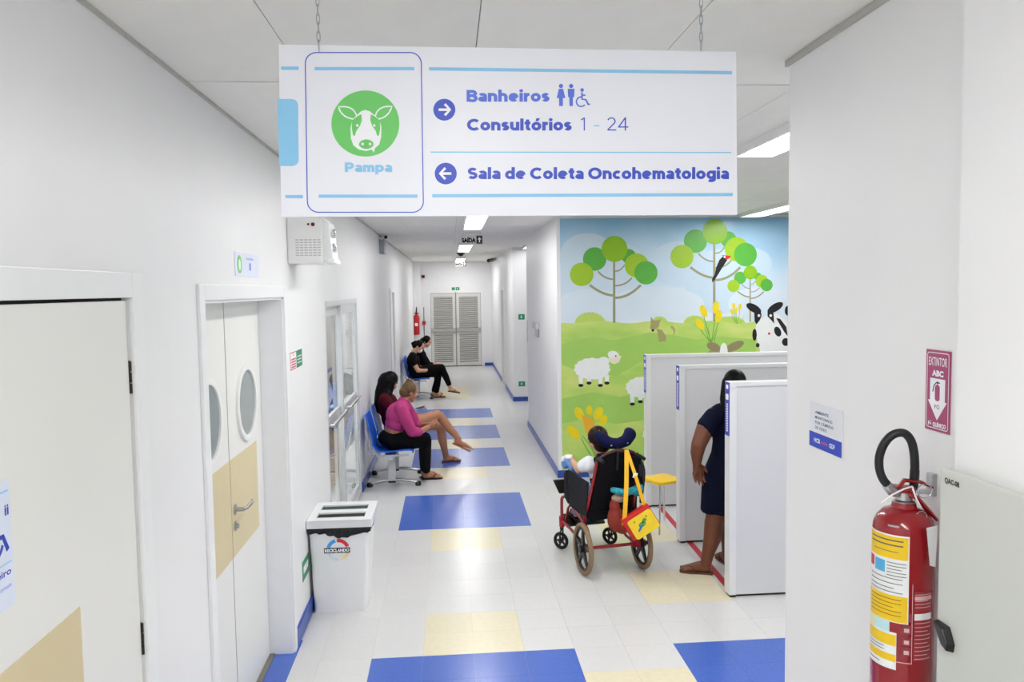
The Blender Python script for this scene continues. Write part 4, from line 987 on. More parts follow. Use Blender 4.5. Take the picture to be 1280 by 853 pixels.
# ================================================================== FIRE EXTINGUISHERS
EX, EYY = 1.124, 1.868
t = thing('fire_extinguisher', 'large red fire extinguisher with black hose and yellow labels beside the grey cabinet', 'extinguisher', (EX, EYY, 1.06))
R_ = .0720
M_XR = mat('extinguisher_red', '#93101a', .22, var=.05, coat=.5)
MB().lathe((EX,EYY,0), [(.050,1.06),(.062,1.062),(.069,1.075),(R_,1.10),(R_,1.535),(.0695,1.553),(.062,1.57),(.048,1.585),(.030,1.593),(.027,1.605),(0,1.606)], 48).build('cylinder', M_XR, t, smooth=50)
dv = Vector((-EX,-EYY,0)).normalized(); rv = Vector((-dv.y*1.0, dv.x, 0)); 
if rv.x < 0: rv = -rv
def patch(nm, a0, a1, z0, z1, m, par, lift=.0006, n=14):
    mb = MB(); r = R_+lift; vs = []
    for z in (z0, z1):
        for i in range(n+1):
            a = math.radians(a0+(a1-a0)*i/n); vs.append(V(EX,EYY,z)+dv*(r*math.cos(a))+rv*(r*math.sin(a)))
    for z in (z0, z1):
        for i in range(n+1):
            a = math.radians(a0+(a1-a0)*i/n); vs.append(V(EX,EYY,z)+dv*((r-.0004)*math.cos(a))+rv*((r-.0004)*math.sin(a)))
    k = n+1
    mb.add(vs, [(i,i+1,k+i+1,k+i) for i in range(n)]+[(2*k+i+1,2*k+i,3*k+i,3*k+i+1) for i in range(n)])
    return mb.build(nm, m, par, smooth=True)
M_YL = mat('label_yellow', '#f0c81c', .35, var=.03); M_LW = mat('label_white', '#eef0f0', .35); M_LB = mat('label_blue', '#58b4e4', .35); M_IK = mat('label_ink', '#5a5d62', .5); M_PB = mat('label_pale_blue', '#bfe4ea', .35)
zz = lambda py: 1.579-(py-640)*.00198
def lines(par, a0, a1, pys, m=M_IK, h=.0015, lift=.0016):
    for i, py in enumerate(pys):
        e = a1-(a1-a0)*(.25 if i % 3 == 2 else .05)
        patch('print_line', a0, e, zz(py)-h/2, zz(py)+h/2, m, par, lift, 8)
lab = patch('main_label', -80, 11, zz(771), zz(661), M_LW, t, .0006)
a_ = patch('label_yellow_band', -79, 9, zz(691), zz(663), M_YL, lab, .0011); lines(a_, -70, 4, (668,674), h=.003, lift=.0017); lines(a_, -60, -5, (682,), lift=.0017)
patch('label_red_icon', -79, -62, zz(707), zz(694), M_SR, lab, .0011, 4); patch('label_blue_icon', -58, -33, zz(710), zz(695), M_LB, lab, .0011, 6); lines(lab, -29, 8, (696,700,704,708,712))
lines(lab, -72, 4, (716,722,728,733))
a_ = patch('label_yellow_band', -79, 9, zz(770), zz(737), M_YL, lab, .0011); lines(a_, -70, 2, (742,747,752,757,762), mat('label_ochre','#9a7c18',.5), .0018, .0017)
patch('label_stub', -80, -57, zz(788), zz(767), mat('label_cream','#eee6b4',.35), t, .0006, 5); patch('label_stub', -57, -22, zz(792), zz(768), M_PB, t, .0006, 6)
lab3 = patch('lower_label', -82, -9, zz(831), zz(784), M_LW, t, .0006); patch('label_yellow_band', -81, -10, zz(801), zz(787), M_YL, lab3, .0011); patch('label_yellow_band', -81, -10, zz(821), zz(812), M_YL, lab3, .0011); lines(lab3, -75, -30, (804,808,825), lift=.0017)
M_PT = mat('print_pinkish', '#e3b6b8', .4)
for a0, a1, y0, y1 in ((13,19,720,820),): 
    patch('print_border', 17.6, 18.6, zz(820), zz(720), M_PT, t, .0006, 2); patch('print_border', -8, 18.6, zz(820.6), zz(819.6), M_PT, t, .0006, 5)
for k, py in enumerate((757,772,787,800)): 
    b_ = patch('print_box', 0 if k else 12, 17, zz(py+11), zz(py), mat('print_rose','#8c3a40',.4), t, .0005, 4); patch('print_figure', 4 if k else 13, 13, zz(py+9), zz(py+4), M_PT, b_, .0012, 3)
tx = patch('print_panel', 21, 62, zz(816), zz(729), mat('print_red_panel','#a03038',.35), t, .0005); lines(tx, 23, 60, tuple(range(733,752,4)), M_PT, .0016, .0012); patch('print_heading', 22, 60, zz(765), zz(757), M_LW, tx, .0012)
patch('print_heading', 22, 60, zz(740), zz(735), M_PT, tx, .0013); lines(tx, 23, 60, tuple(range(769,815,5)), M_PT, .0018, .0012)
patch('serial_plate', -30, -8, 1.556, 1.5605, M_STEEL, t, -.003, 4)
# valve, lever, gauge ring, hose
hx = lambda px: 1.053+(px-1096)*.00207
hzz = lambda py: 1.683-(py-590)*.00198
MB().lathe((EX,EYY,1.600), [(.024,0),(.026,.008),(.020,.012),(.018,.03),(.0,.032)], 20).build('valve_neck', M_STEEL, t, smooth=True)
vb = MB(); vb.obox((EX,EYY,1.632), rv*.026, dv*.016, PZ*.014); vb.build('valve_body', mat('valve_red','#8f1219',.35), t, bevel=.005)
def ep(px, py, out=0.0): return V(hx(px), EYY, hzz(py))+dv*out
lv_ = MB(); lv_.tube([ep(1122,610,.012), ep(1130,600,.014), ep(1150,603,.014), ep(1166,611,.012)], [.006,.009,.008,.005], 8, flat=.6); lv_.build('carry_handle', M_XR, t, smooth=True)
lv2 = MB(); lv2.tube([ep(1134,614,.02), ep(1146,622,.024), ep(1160,638,.022), ep(1172,652,.018)], [.007,.011,.011,.007], 8, flat=.6); lv2.build('squeeze_lever', M_XR, t, smooth=True)
MB().tube([ep(1156+9*math.cos(a),614+9*math.sin(a),.02) for a in [2*math.pi*i/20 for i in range(20)]], .0014, 6, True).build('pull_ring', M_CHROME, t, smooth=True)
MB().tube([ep(1152+7*math.cos(a),643+7*math.sin(a),.05) for a in [2*math.pi*i/16 for i in range(16)]], .0012, 6, True).build('seal_ring', M_CHROME, t, smooth=True)
MB().tube([ep(1102,623,.055), ep(1115,613,.06), ep(1130,607,.05), ep(1140,606,.035)], .0022, 6).build('seal_strap', M_LW, t)
MB().tube([ep(1140,606,.035), ep(1146,622,.045), ep(1152,632,.05)], .0022, 6).build('seal_strap', M_LW, t)
hp = [(1142,612),(1142.5,600),(1143,585),(1142,568),(1138,551),(1130,541.5),(1120,541),(1110,547),(1102,559),(1098,574),(1099,589),(1104,601),(1112,610)]
MB().tube(smooth_path([ep(x,y,.004+.012*math.sin(i*.5)) for i, (x,y) in enumerate(hp)]), .0105, 14).build('hose', mat('hose_black','#1a1c1f',.45,var=.1), t, smooth=True)
MB().tube([ep(1142.6,602,.004), ep(1143,589,.004)], .0118, 14).build('ferrule', mat('brass_grey','#b9b49a',.3,.9), t, smooth=True)
MB().tube([ep(1108,606,.004), ep(1115,614,.006), ep(1122,618,.004)], [.012,.014,.010], 12).build('nozzle_clip', M_STEEL, t, smooth=True)
tg = MB(); tg.hexa([ep(1158,650,.10),ep(1172,648,.095),ep(1170,700,.092),ep(1163,697,.097)], [ep(1158,650,.1008),ep(1172,648,.0958),ep(1170,700,.0928),ep(1163,697,.0978)]); tg.build('inspection_tag', M_LW, t)
t2 = MB(); t2.box(1.196,1.2095,1.868,1.892,1.615,1.672); t2.box(1.165,1.20,1.870,1.886,1.622,1.632); t2.build('wall_bracket', M_STEEL, t, bevel=.002)
# the far one
t = thing('fire_extinguisher', 'small distant red fire extinguisher on the far left wall return', 'extinguisher', (-.89, 21.79, .94))
MB().lathe((-.89,21.79,0), [(.07,.94),(.085,.955),(.085,1.42),(.07,1.46),(.03,1.49),(.028,1.53),(0,1.53)], 20).build('cylinder', mat('far_red','#b51a24',.3), t, smooth=True)
MB().tube([V(-.89,21.76,1.53), V(-.885,21.75,1.62), V(-.88,21.78,1.70)], [.02,.018,.012], 8).build('hose', M_BLACK, t, smooth=True)
MB().box(-.93,-.83,21.76,21.79,1.50,1.54).build('lever', mat('valve_red','#8f1219',.35), t, bevel=.006)
MB().box(-.94,-.84,21.868,21.8995,1.30,1.36).build('wall_bracket', M_STEEL, t)
flat('label', Pl((0,21.704,0), PX, PZ), [rect(-.93,1.18,-.85,1.26)], M_LW, t, .0, .001)

# ================================================================== YARD beyond the glass
t = thing('yard_pillar', 'brownish concrete pillar standing in the yard behind the glazed door', 'pillar', (-2.0, 13.4, -.01))
MB().box(-2.14,-1.86,13.2,13.55,-.01,3.6).build('shaft', mat('pillar_concrete','#8f857b',.85,var=.1,scale=4,bump=.2), t, bevel=.01)
MB().box(-2.2,-1.80,13.14,13.61,-.01,.18).build('plinth', mat('pillar_concrete','#8f857b',.85,var=.1,scale=4,bump=.2), t, bevel=.01)
t = thing('yard_awning', 'grey steel awning frame with diagonal brace in the yard', 'awning', (-2.2, 15, -.01))
MB().cone((-2.35,17.5,-.01),(-2.35,17.5,2.6),.05,n=10).build('post', M_ALU, t); MB().cone((-2.35,17.5,1.6),(-2.0,13.6,2.4),.035,n=10).build('brace', M_ALU, t); MB().box(-2.45,-1.75,13.6,17.6,2.42,2.5).build('roof_beam', M_ALU, t)
t = thing('yard_drum', 'blue plastic drum on the yard ground seen through the glazed door', 'drum', (-1.95, 13.0, -.01))
MB().lathe((-1.95,12.8,-.01), [(.20,0),(.23,.03),(.23,.30),(.245,.32),(.23,.34),(.23,.62),(.20,.66),(0,.66)], 24).build('body', mat('drum_blue','#2b6fc8',.4), t, smooth=True)
MB().lathe((-1.95,12.8,.65), [(.21,0),(.21,.03),(0,.035)], 24).build('lid', mat('drum_lid','#1f4f96',.4), t, smooth=True)
# ================================================================== WHEELCHAIR
M_WR = mat('frame_red', '#9c1220', .25, var=.06, coat=.4); M_TAN = mat('tyre_tan', '#8b7358', .7, var=.08, scale=30); M_FAB = mat('fabric_black', '#131317', .8, var=.15, scale=40, bump=.2); M_FABG = mat('fabric_charcoal', '#2b2c31', .8, var=.12, scale=30, bump=.2); M_NAVY = mat('pad_navy', '#10153c', .7, var=.1, scale=30, bump=.15)
matte(M_FAB, M_FABG, M_NAVY)
WO = (1.20, 5.82, 0); WA = math.radians(10)
wc = thing('wheelchair', 'red framed tilting wheelchair with navy headrest parked in the waiting room', 'wheelchair', WO, WA)
def wb_(nm, mb, m, par=wc, **k): return mb.build(nm, m, par, local=True, **k)
for sx in (-1, 1):
    w_ = MB(); x = sx*.235; R = .195
    ring = [V(x, (R-.018)*math.cos(a), R+(R-.018)*math.sin(a)) for a in [2*math.pi*i/40 for i in range(40)]]
    ty = wb_('rear_wheel', MB().tube(ring, .018, 10, True), M_TAN, smooth=True)
    rim = [V(x, (R-.042)*math.cos(a), R+(R-.042)*math.sin(a)) for a in [2*math.pi*i/40 for i in range(40)]]
    wb_('rim', MB().tube(rim, .012, 8, True), M_BLACK, ty, smooth=True)
    hb = MB(); hb.cone((x-.03,0,R),(x+.03,0,R),.028,n=16); wb_('hub', hb, M_BLACK, ty, smooth=True)
    for k in range(5):
        a = 2*math.pi*k/5+.3; d_ = V(0,math.cos(a),math.sin(a)); p_ = V(0,-math.sin(a),math.cos(a))
        sp_ = MB(); sp_.hexa([V(x,0,R)+d_*.02+p_*.022+PX*.010, V(x,0,R)+d_*.02-p_*.022+PX*.010, V(x,0,R)+d_*.02-p_*.022-PX*.010, V(x,0,R)+d_*.02+p_*.022-PX*.010],
                             [V(x,0,R)+d_*.15+p_*.012+PX*.007, V(x,0,R)+d_*.15-p_*.012+PX*.007, V(x,0,R)+d_*.15-p_*.012-PX*.007, V(x,0,R)+d_*.15+p_*.012-PX*.007])
        wb_('spoke', sp_, M_BLACK, ty)
    # caster
    cx, cy, cr = sx*.215, .60, .072
    ca = math.radians(38); ax_ = V(math.cos(ca), math.sin(ca), 0); rd = V(-math.sin(ca), math.cos(ca), 0); cc = V(cx,cy,cr)
    ring = [cc+rd*((cr-.014)*math.cos(a))+PZ*((cr-.014)*math.sin(a)) for a in [2*math.pi*i/24 for i in range(24)]]
    cs = wb_('caster', MB().tube(ring, .014, 8, True), M_DARK, smooth=True)
    hb = MB(); hb.cone(cc-ax_*.012, cc+ax_*.012, .022, n=12)
    for k in range(5):
        a = 2*math.pi*k/5; hb.cone(cc, cc+rd*(.055*math.cos(a))+PZ*(.055*math.sin(a)), .009, n=6)
    wb_('caster_hub', hb, M_BLACK, cs)
    fk = MB(); fk.tube([cc-ax_*.02, cc-ax_*.02-PY*.02+PZ*.085, cc-PY*.025+PZ*.10, cc+ax_*.02-PY*.02+PZ*.085, cc+ax_*.02], .007, 8); fk.cone((cx,cy-.025,cr+.10),(cx,cy-.03,cr+.20),.016,n=10); wb_('caster_fork', fk, M_BLACK, cs)
    # side frame
    fx = sx*.19
    wb_('caster_housing', MB().cone((cx,cy-.03,.20),(cx,cy-.03,.285),.023,n=14), M_WR, smooth=True)
    wb_('side_tube', MB().tube(smooth_path([V(cx,cy-.03,.27), V(cx,cy-.03,.40), V(cx,cy-.05,.445), V(cx-.02*sx,cy-.10,.455), V(fx,.30,.40), V(fx,.10,.36), V(fx,.0,.30), V(fx,-.0,.20)]), .0125, 10), M_WR, smooth=True)
    wb_('side_tube', MB().tube([V(cx,cy-.03,.25), V(cx-.01*sx,.40,.235), V(fx,.18,.20), V(fx,0,.195)], .0115, 10), M_WR, smooth=True)
    wb_('back_post', MB().tube([V(fx,.10,.37), V(sx*.185,.02,.52), V(sx*.168,-.06,.74), V(sx*.160,-.11,.885)], .012, 10), M_WR, smooth=True)
    wb_('push_handle', MB().tube([V(sx*.160,-.11,.885), V(sx*.16,-.15,.905), V(sx*.16,-.23,.90)], .014, 10), M_DARK, smooth=True)
    wb_('axle_plate', MB().cone((sx*.18,0,.195),(sx*.22,0,.195),.03,n=14), M_WR)
    # arm side guard
    g_ = MB(); g_.hexa([V(sx*.195,.03,.43),V(sx*.215,.03,.43),V(sx*.225,.36,.43),V(sx*.205,.36,.43)], [V(sx*.185,-.01,.70),V(sx*.205,-.01,.70),V(sx*.235,.36,.72),V(sx*.215,.36,.72)])
    wb_('side_guard', g_, M_FABG, bevel=.012, smooth=True)
    g_ = MB(); g_.hexa([V(sx*.21,.37,.44),V(sx*.23,.37,.44),V(sx*.225,.48,.47),V(sx*.205,.48,.47)], [V(sx*.225,.365,.715),V(sx*.245,.365,.715),V(sx*.24,.44,.67),V(sx*.22,.44,.67)])
    wb_('side_wing', g_, M_FABG, bevel=.01, smooth=True)
wb_('cross_tube', MB().cone((-.215,.0,.195),(.215,.0,.195),.0125,n=10), M_WR); wb_('cross_tube', MB().cone((-.19,.30,.39),(.19,.30,.39),.0125,n=10), M_WR)
wb_('top_bar', MB().tube(smooth_path([V(-.160,-.11,.885), V(-.10,-.118,.925), V(-.02,-.122,.95), V(.05,-.122,.95), V(.12,-.118,.93), V(.160,-.11,.885)]), .011, 10), mat('bar_maroon','#4a1a20',.4), smooth=True)
s_ = MB(); s_.obox((0,.22,.455), (.185,0,0), (0,.22,.02), (0,-.003,.035)); wb_('seat_cushion', s_, M_FAB, bevel=.02, smooth=True)
bk = MB(); bk.hexa([V(-.175,.02,.44),V(.175,.02,.44),V(.175,.08,.44),V(-.175,.08,.44)], [V(-.150,-.115,.93),V(.150,-.115,.93),V(.150,-.06,.93),V(-.150,-.06,.93)]); wb_('back_shell', bk, M_FAB, bevel=.02, smooth=True)
hr = MB()
for a, b in zip([(-.110,-.01,1.045,.040),(-.095,-.05,1.03,.047),(-.05,-.075,1.00,.044),(.02,-.08,.992,.042),(.085,-.07,1.010,.046),(.130,-.04,1.048,.049)], [(-.095,-.05,1.03,.047),(-.05,-.075,1.00,.044),(.02,-.08,.992,.042),(.085,-.07,1.010,.046),(.130,-.04,1.048,.049),(.145,.02,1.055,.038)]): hr.cap(a[:3],a[3],b[:3],b[3])
remesh('headrest', hr, .008, M_NAVY, wc, 6, local=True)
wb_('headrest_stem', MB().tube([V(0,-.10,.99), V(0,-.12,.93), V(0,-.10,.80)], .01, 8), M_BLACK)
for q in ((-.05,-.118,.99),(.08,-.112,1.0)): wb_('headrest_stud', MB().ell(q, .006), M_STEEL)
ft = MB(); ft.obox((-.0,.66,.22), (.17,0,0), (0,.07,.03), (0,-.004,.008)); wb_('foot_plate', ft, M_BLACK, bevel=.004)
ft = MB(); ft.hexa([V(-.23,.58,.47),V(-.10,.58,.47),V(-.10,.60,.47),V(-.23,.60,.47)], [V(-.305,.50,.605),V(-.15,.50,.605),V(-.15,.53,.605),V(-.305,.53,.605)]); wb_('leg_panel', ft, M_BLACK, bevel=.006)
for sx in (-1,1): wb_('foot_hanger', MB().tube([V(sx*.15,.46,.44), V(sx*.15,.60,.34), V(sx*.15,.66,.22)], .011, 8), M_WR, smooth=True)
for k, (x, z) in enumerate(((.165,.60),(.178,.55),(.19,.62))):
    wb_('loose_strap', MB().tube(smooth_path([V(.150,-.12,.91), V(x,-.15,.80), V(x-.005*k,-.14,z)]), .007, 6, flat=2.0), M_BLACK)
nb = MB(); nb.hexa([V(.165,-.16,.70),V(.185,-.16,.70),V(.20,-.10,.72),V(.15,-.10,.72)], [V(.10,-.145,.90),V(.175,-.145,.90),V(.175,-.09,.92),V(.10,-.09,.92)]); wb_('mesh_pouch', nb, M_FAB, bevel=.01)
# things hung on the wheelchair's back: a satchel, a cloth pouch, a rust bag
WM = Matrix.Translation(WO) @ Matrix.Rotation(WA, 4, 'Z')
def wl_(x, y, z): return WM @ V(x, y, z)
M_BRED = mat('bag_red', '#c8231f', .55, var=.08, scale=20); M_BYEL = mat('bag_yellow', '#f2cf2c', .5, var=.06, scale=16)
bag = thing('satchel', 'red and yellow child satchel hanging by a yellow strap from the wheelchair', 'bag', (1.36, 5.60, .33))
ctr = V(1.355, 5.585, .445); bu = V(.86,.06,.50).normalized(); bvv = V(-.50,.10,.86); bvv = (bvv-bu*bvv.dot(bu)).normalized(); bn = bu.cross(bvv)
if bn.y > 0: bn = -bn
b_ = MB(); b_.obox(ctr, bu*.115, bvv*.088, bn*.04); b_.build('body', M_BRED, bag, bevel=.014, smooth=True)
BPL = Pl(ctr+bn*.0405, bu, bvv)
if BPL.n.dot(bn) < 0: BPL = Pl(ctr+bn*.0405, bu, bvv); BPL.n = bn
b_ = MB(); b_.prism(BPL, rrect(-.092,-.092,.108,.060,.02), 0, .012); fl = b_.build('flap', M_BYEL, bag, bevel=.004)
flat('flap_patch_green', BPL, [circ(.0,-.010,.030,18,.018), circ(.028,.008,.018,14,.012)], mat('print_leaf','#58a03c',.5), fl, .0121); flat('flap_patch_blue', BPL, [circ(-.03,-.03,.026,16,.008,0,.5), circ(-.012,-.02,.018,14,.006,0,-.3)], mat('print_bluebird','#3b62b0',.5), fl, .0127)
flat('flap_patch_dark', BPL, [stroke([(-.05,.03),(-.035,.036)],.006), stroke([(.05,.03),(.06,.022)],.006), circ(.012,-.001,.006,10)], M_BK, fl, .0133)
tp0 = wl_(.062,-.135,.955)
for q, w_ in ((ctr-bu*.112+bvv*.05+bn*.02, .016), (ctr+bu*.09+bvv*.085, .013)):
    mb = MB(); P_ = smooth_path([tp0, tp0.lerp(q,.5)+V(0,-.03,0), q], 6); sd = V(1,0,0)
    vs = []
    for z in P_: vs += [z-sd*w_, z+sd*w_, z+sd*w_+V(0,-.003,0), z-sd*w_+V(0,-.003,0)]
    mb.add(vs, [(4*i+a,4*i+(a+1)%4,4*i+4+(a+1)%4,4*i+4+a) for i in range(len(P_)-1) for a in range(4)]); mb.build('strap', mat('strap_yellow','#f0b81c',.5,var=.05), bag)
mb = MB(); mb.obox(tp0.lerp(ctr+bu*.09+bvv*.085,.45)+V(0,-.028,0), (.016,0,0), (0,.004,0), (.004,0,.016)); mb.build('strap_buckle', M_LW, bag, bevel=.003)
pc = thing('cloth_pouch', 'turquoise patterned cloth pouch hanging behind the wheelchair backrest', 'pouch', (1.28, 5.66, .60))
mb = MB(); mb.cap((1.175,5.67,.665),.022,(1.25,5.64,.650),.028); mb.cap((1.25,5.64,.650),.028,(1.37,5.67,.665),.03); mb.cap((1.35,5.67,.64),.03,(1.385,5.68,.675),.024)
def teal():
    m = mat('cloth_turquoise', '#2f9fb0', .7, var=.6, scale=55); return m
remesh('cloth', mb, .008, teal(), pc, 3)
rb = thing('rust_bag', 'rust brown cloth bag slumped behind the wheelchair seat', 'bag', (1.20, 5.66, .33))
mb = MB(); mb.ell((1.20,5.69,.44),(.065,.06,.10)); mb.ell((1.245,5.67,.41),(.06,.05,.08)); mb.ell((1.19,5.69,.54),(.04,.045,.06))
remesh('sack', mb, .010, mat('cloth_rust','#8a2f22',.75,var=.15,scale=18,bump=.3,bscale=30), rb, 3)
mb = MB(); mb.ell((1.225,5.685,.60),(.06,.04,.035)); remesh('sack_mouth', mb, .010, mat('cloth_beige','#b49a86',.75,var=.15,scale=25), rb, 2)
# ================================================================== PEOPLE
SK_T = mat('skin_tan', '#b07a5c', .5, var=.06, scale=25); SK_B = mat('skin_brown', '#6e3f2a', .5, var=.06, scale=25); SK_L = mat('skin_light', '#cf9d80', .5, var=.05, scale=25); SK_M = mat('skin_medium', '#a3684a', .5, var=.06, scale=25)
H_BLK = mat('hair_black', '#0d0b0c', .38, var=.4, scale=60, bump=.5, bscale=90, stretch=(1,1,.15)); H_BR = mat('hair_brown', '#2a1a14', .4, var=.4, scale=60, bump=.5, bscale=90, stretch=(1,1,.15)); H_BL = mat('hair_dark_blond', '#6f5740', .45, var=.5, scale=70, bump=.6, bscale=80)
C_NAVY = mat('dress_navy', '#0b0f26', .75, var=.2, scale=20, bump=.25, bscale=25); C_PINK = mat('shirt_pink', '#b9427d', .75, var=.1, scale=14, bump=.35, bscale=22); C_BLK = mat('cloth_black', '#0c0c0f', .8, var=.2, scale=20, bump=.2, bscale=30); C_WHT = mat('cloth_white', '#e6e8ee', .8, var=.04, scale=20, bump=.2); C_WINE = mat('shirt_wine', '#4a0f1c', .8, var=.12, scale=20); C_DEN = mat('denim_blue', '#6f96d0', .8, var=.25, scale=30, bump=.2)
LEATH = mat('sandal_brown', '#5d3422', .55, var=.1); FLOP = mat('sandal_tan', '#a5673f', .55, var=.1); FLAT_ = mat('shoe_black', '#131013', .5, var=.1)
E_W = mat('eye_white', '#e8e4de', .2); E_D = mat('eye_dark', '#1b110c', .2); LIP = mat('lip_rose', '#9a5248', .45)
matte(H_BLK, H_BR, H_BL, C_NAVY, C_PINK, C_BLK, C_WINE, C_DEN, C_WHT)
def hframe(f, upv):
    f = Vector(f).normalized(); u = Vector(upv).normalized(); r = f.cross(u).normalized(); u = r.cross(f).normalized(); return r, f, u
def head(mb, c, f, upv, s=1.0):
    r, f, u = hframe(f, upv); R = Matrix((r, f, u)).transposed(); c = Vector(c)
    mb.ell(c+u*.022*s, (.074*s,.092*s,.088*s), R, 20, 14); mb.ell(c+f*.022*s-u*.045*s, (.055*s,.064*s,.062*s), R, 18, 12)
    mb.cap(c+f*.082*s+u*.005*s, .009*s, c+f*.100*s-u*.022*s, .014*s); mb.ell(c+f*.078*s-u*.088*s, (.026*s,.02*s,.016*s), R)
    mb.ell(c+f*.084*s-u*.052*s, (.026*s,.012*s,.012*s), R)
    for q in (-1,1): mb.ell(c+r*q*.075*s-f*.008*s-u*.012*s, (.010*s,.022*s,.032*s), R); mb.ell(c+r*q*.042*s+f*.066*s-u*.026*s, (.024*s,.022*s,.022*s), R)
def face(par, c, f, upv, s=1.0):
    r, f, u = hframe(f, upv); c = Vector(c); R = Matrix((r, f, u)).transposed()
    for q in (-1,1):
        e = MB().ell(c+r*q*.031*s+f*.079*s+u*.006*s, .0125*s, None, 12, 8).build('eye', E_W, par, smooth=True)
        MB().ell(c+r*q*.032*s+f*.089*s+u*.006*s, .0062*s, None, 10, 6).build('iris', E_D, e, smooth=True)
        MB().tube([c+r*q*.016*s+f*.088*s+u*.026*s, c+r*q*.034*s+f*.086*s+u*.031*s, c+r*q*.050*s+f*.076*s+u*.026*s], .0035*s, 6).build('eyebrow', H_BLK, par, smooth=True)
    MB().ell(c+f*.094*s-u*.052*s, (.022*s,.006*s,.007*s), R, 12, 8).build('lips', LIP, par, smooth=True)
def hand(mb, w, d, n, side=1, curl=.25, s=1.0, L=.078):
    """wrist point, finger direction, palm normal (towards the palm), thumb side sign"""
    w = Vector(w); d = Vector(d).normalized(); n = Vector(n).normalized(); t = d.cross(n).normalized()*side
    mb.cap(w, .026*s, w+d*.05*s+t*.012*s, .024*s); mb.cap(w+d*.02*s-t*.012*s, .022*s, w+d*.068*s-t*.020*s, .018*s); mb.cap(w+d*.03*s+t*.010*s, .022*s, w+d*.075*s+t*.020*s, .0185*s)
    for k, ln in enumerate((.068,.078,.072,.056)):
        o = t*(.036-.0240*k)*s; p = w+d*(.082-.004*abs(k-1))*s+o; q = p+(d*math.cos(curl)+n*math.sin(curl)).normalized()*ln*.48*s; e = q+(d*math.cos(curl*2.4)+n*math.sin(curl*2.4)).normalized()*ln*.52*s
        mb.cap(p-d*.012*s, .0098*s, q, .0088*s); mb.cap(q, .0088*s, e, .0075*s)
    p = w+d*.022*s+t*.026*s; q = p+(d*.6+t*.75+n*.2).normalized()*.036*s; e = q+(d*.92+t*.25+n*.3).normalized()*.032*s
    mb.cap(p, .0135*s, q, .011*s); mb.cap(q, .011*s, e, .009*s)
def foot(mb, heel, toe, s=1.0):
    h = Vector(heel); t = Vector(toe); d = (t-h); L = d.length; d.normalize(); sd = d.cross(PZ).normalized()
    mb.cap(h+PZ*.032*s+d*.02, .031*s, h+d*L*.55+PZ*.030*s, .030*s); mb.cap(h+d*L*.35+PZ*.05*s, .030*s, h+d*L*.75+PZ*.024*s, .024*s)
    mb.cap(h+d*L*.55+sd*.014+PZ*.022*s, .022*s, h+d*L*.84+sd*.022+PZ*.017*s, .019*s); mb.cap(h+d*L*.55-sd*.012+PZ*.022*s, .022*s, h+d*L*.82-sd*.020+PZ*.016*s, .018*s)
    for k in range(5):
        o = sd*(.034-.017*k); mb.cap(h+d*L*.80+o+PZ*.014*s, .0115*s, h+d*(L*(.99-.028*k))+o+PZ*.011*s, .0105*s if k else .012*s)
def sandal(par, heel, toe, m, nm='sandal', strap=True, z=0.0, upn=None):
    h = Vector(heel); t = Vector(toe); d = (t-h); L = d.length; d.normalize(); un = Vector(upn) if upn is not None else PZ; sd = d.cross(un).normalized()
    out = [(-.02,-.026),(-.026,.0),(-.02,.026),(.3*L,.030),(.62*L,.044),(.88*L,.044),(1.0*L,.030),(1.03*L,.004),(1.0*L,-.028),(.84*L,-.040),(.6*L,-.040),(.3*L,-.030)]
    mb = MB(); lo = [h+d*a+sd*b+un*(-.012+z) for a, b in out]; hi = [h+d*a+sd*b+un*(.004+z) for a, b in out]; mb.hexa(lo, hi)
    o = mb.build(nm, m, par, bevel=.003)
    if strap:
        p = MB().tube(smooth_path([h+d*L*.50+sd*.044, h+d*L*.60+sd*.026+un*.046, h+d*L*.76+un*.030, h+d*L*.60-sd*.026+un*.046, h+d*L*.50-sd*.042]), .006, 6); p.build('strap', m, o, smooth=True)
    return o

# ---------------- standing woman in the navy dress
p = thing('person', 'woman in short-sleeved navy dress standing between the white booth partitions', 'person', (2.06, 5.74, 0))
b = MB(); hc = V(2.128,5.77,1.405); fd = V(.25,.95,-.12)
head(b, hc, fd, (0,0,1), .98)
b.cap((2.122,5.74,1.33),.052,(2.125,5.73,1.24),.058); b.cap((2.00,5.72,1.195),.068,(2.29,5.77,1.20),.075); b.ell((2.13,5.745,1.10),(.155,.115,.17)); b.ell((2.12,5.74,.92),(.155,.12,.16)); b.ell((2.10,5.745,.76),(.185,.145,.15))
b.chain([((1.955,5.715,1.19),.066),((1.875,5.695,1.09),.067),((1.822,5.675,.985),.056)]); b.chain([((1.822,5.675,.985),.056),((1.812,5.685,.92),.050),((1.815,5.70,.835),.033)])
hand(b, (1.815,5.70,.835), (.14,.04,-1), (.25,-1,.05), -1, .18, 1.05)
b.chain([((2.32,5.77,1.20),.066),((2.385,5.80,1.06),.058),((2.41,5.86,.95),.048),((2.36,5.96,.87),.036),((2.31,6.03,.84),.028)]); hand(b, (2.31,6.03,.84), (-.4,.9,-.1), (0,-.1,-1), 1, .4, .95)
b.chain([((2.015,5.72,.72),.105),((1.99,5.71,.58),.090),((1.968,5.70,.45),.076),((1.955,5.715,.38),.074),((1.938,5.70,.28),.068),((1.90,5.69,.16),.048),((1.882,5.69,.075),.040)])
foot(b, (1.905,5.672,.012), (1.705,5.755,.012), 1.0)
b.chain([((2.15,5.78,.72),.105),((2.135,5.82,.58),.088),((2.115,5.85,.43),.068),((2.105,5.85,.30),.062),((2.10,5.85,.16),.042),((2.10,5.85,.075),.037)]); foot(b, (2.105,5.82,.012), (2.095,6.035,.012), 1.0)
remesh('body', b, .0055, SK_B, p, 4); face(p, hc, fd, (0,0,1), .98)
dr = []
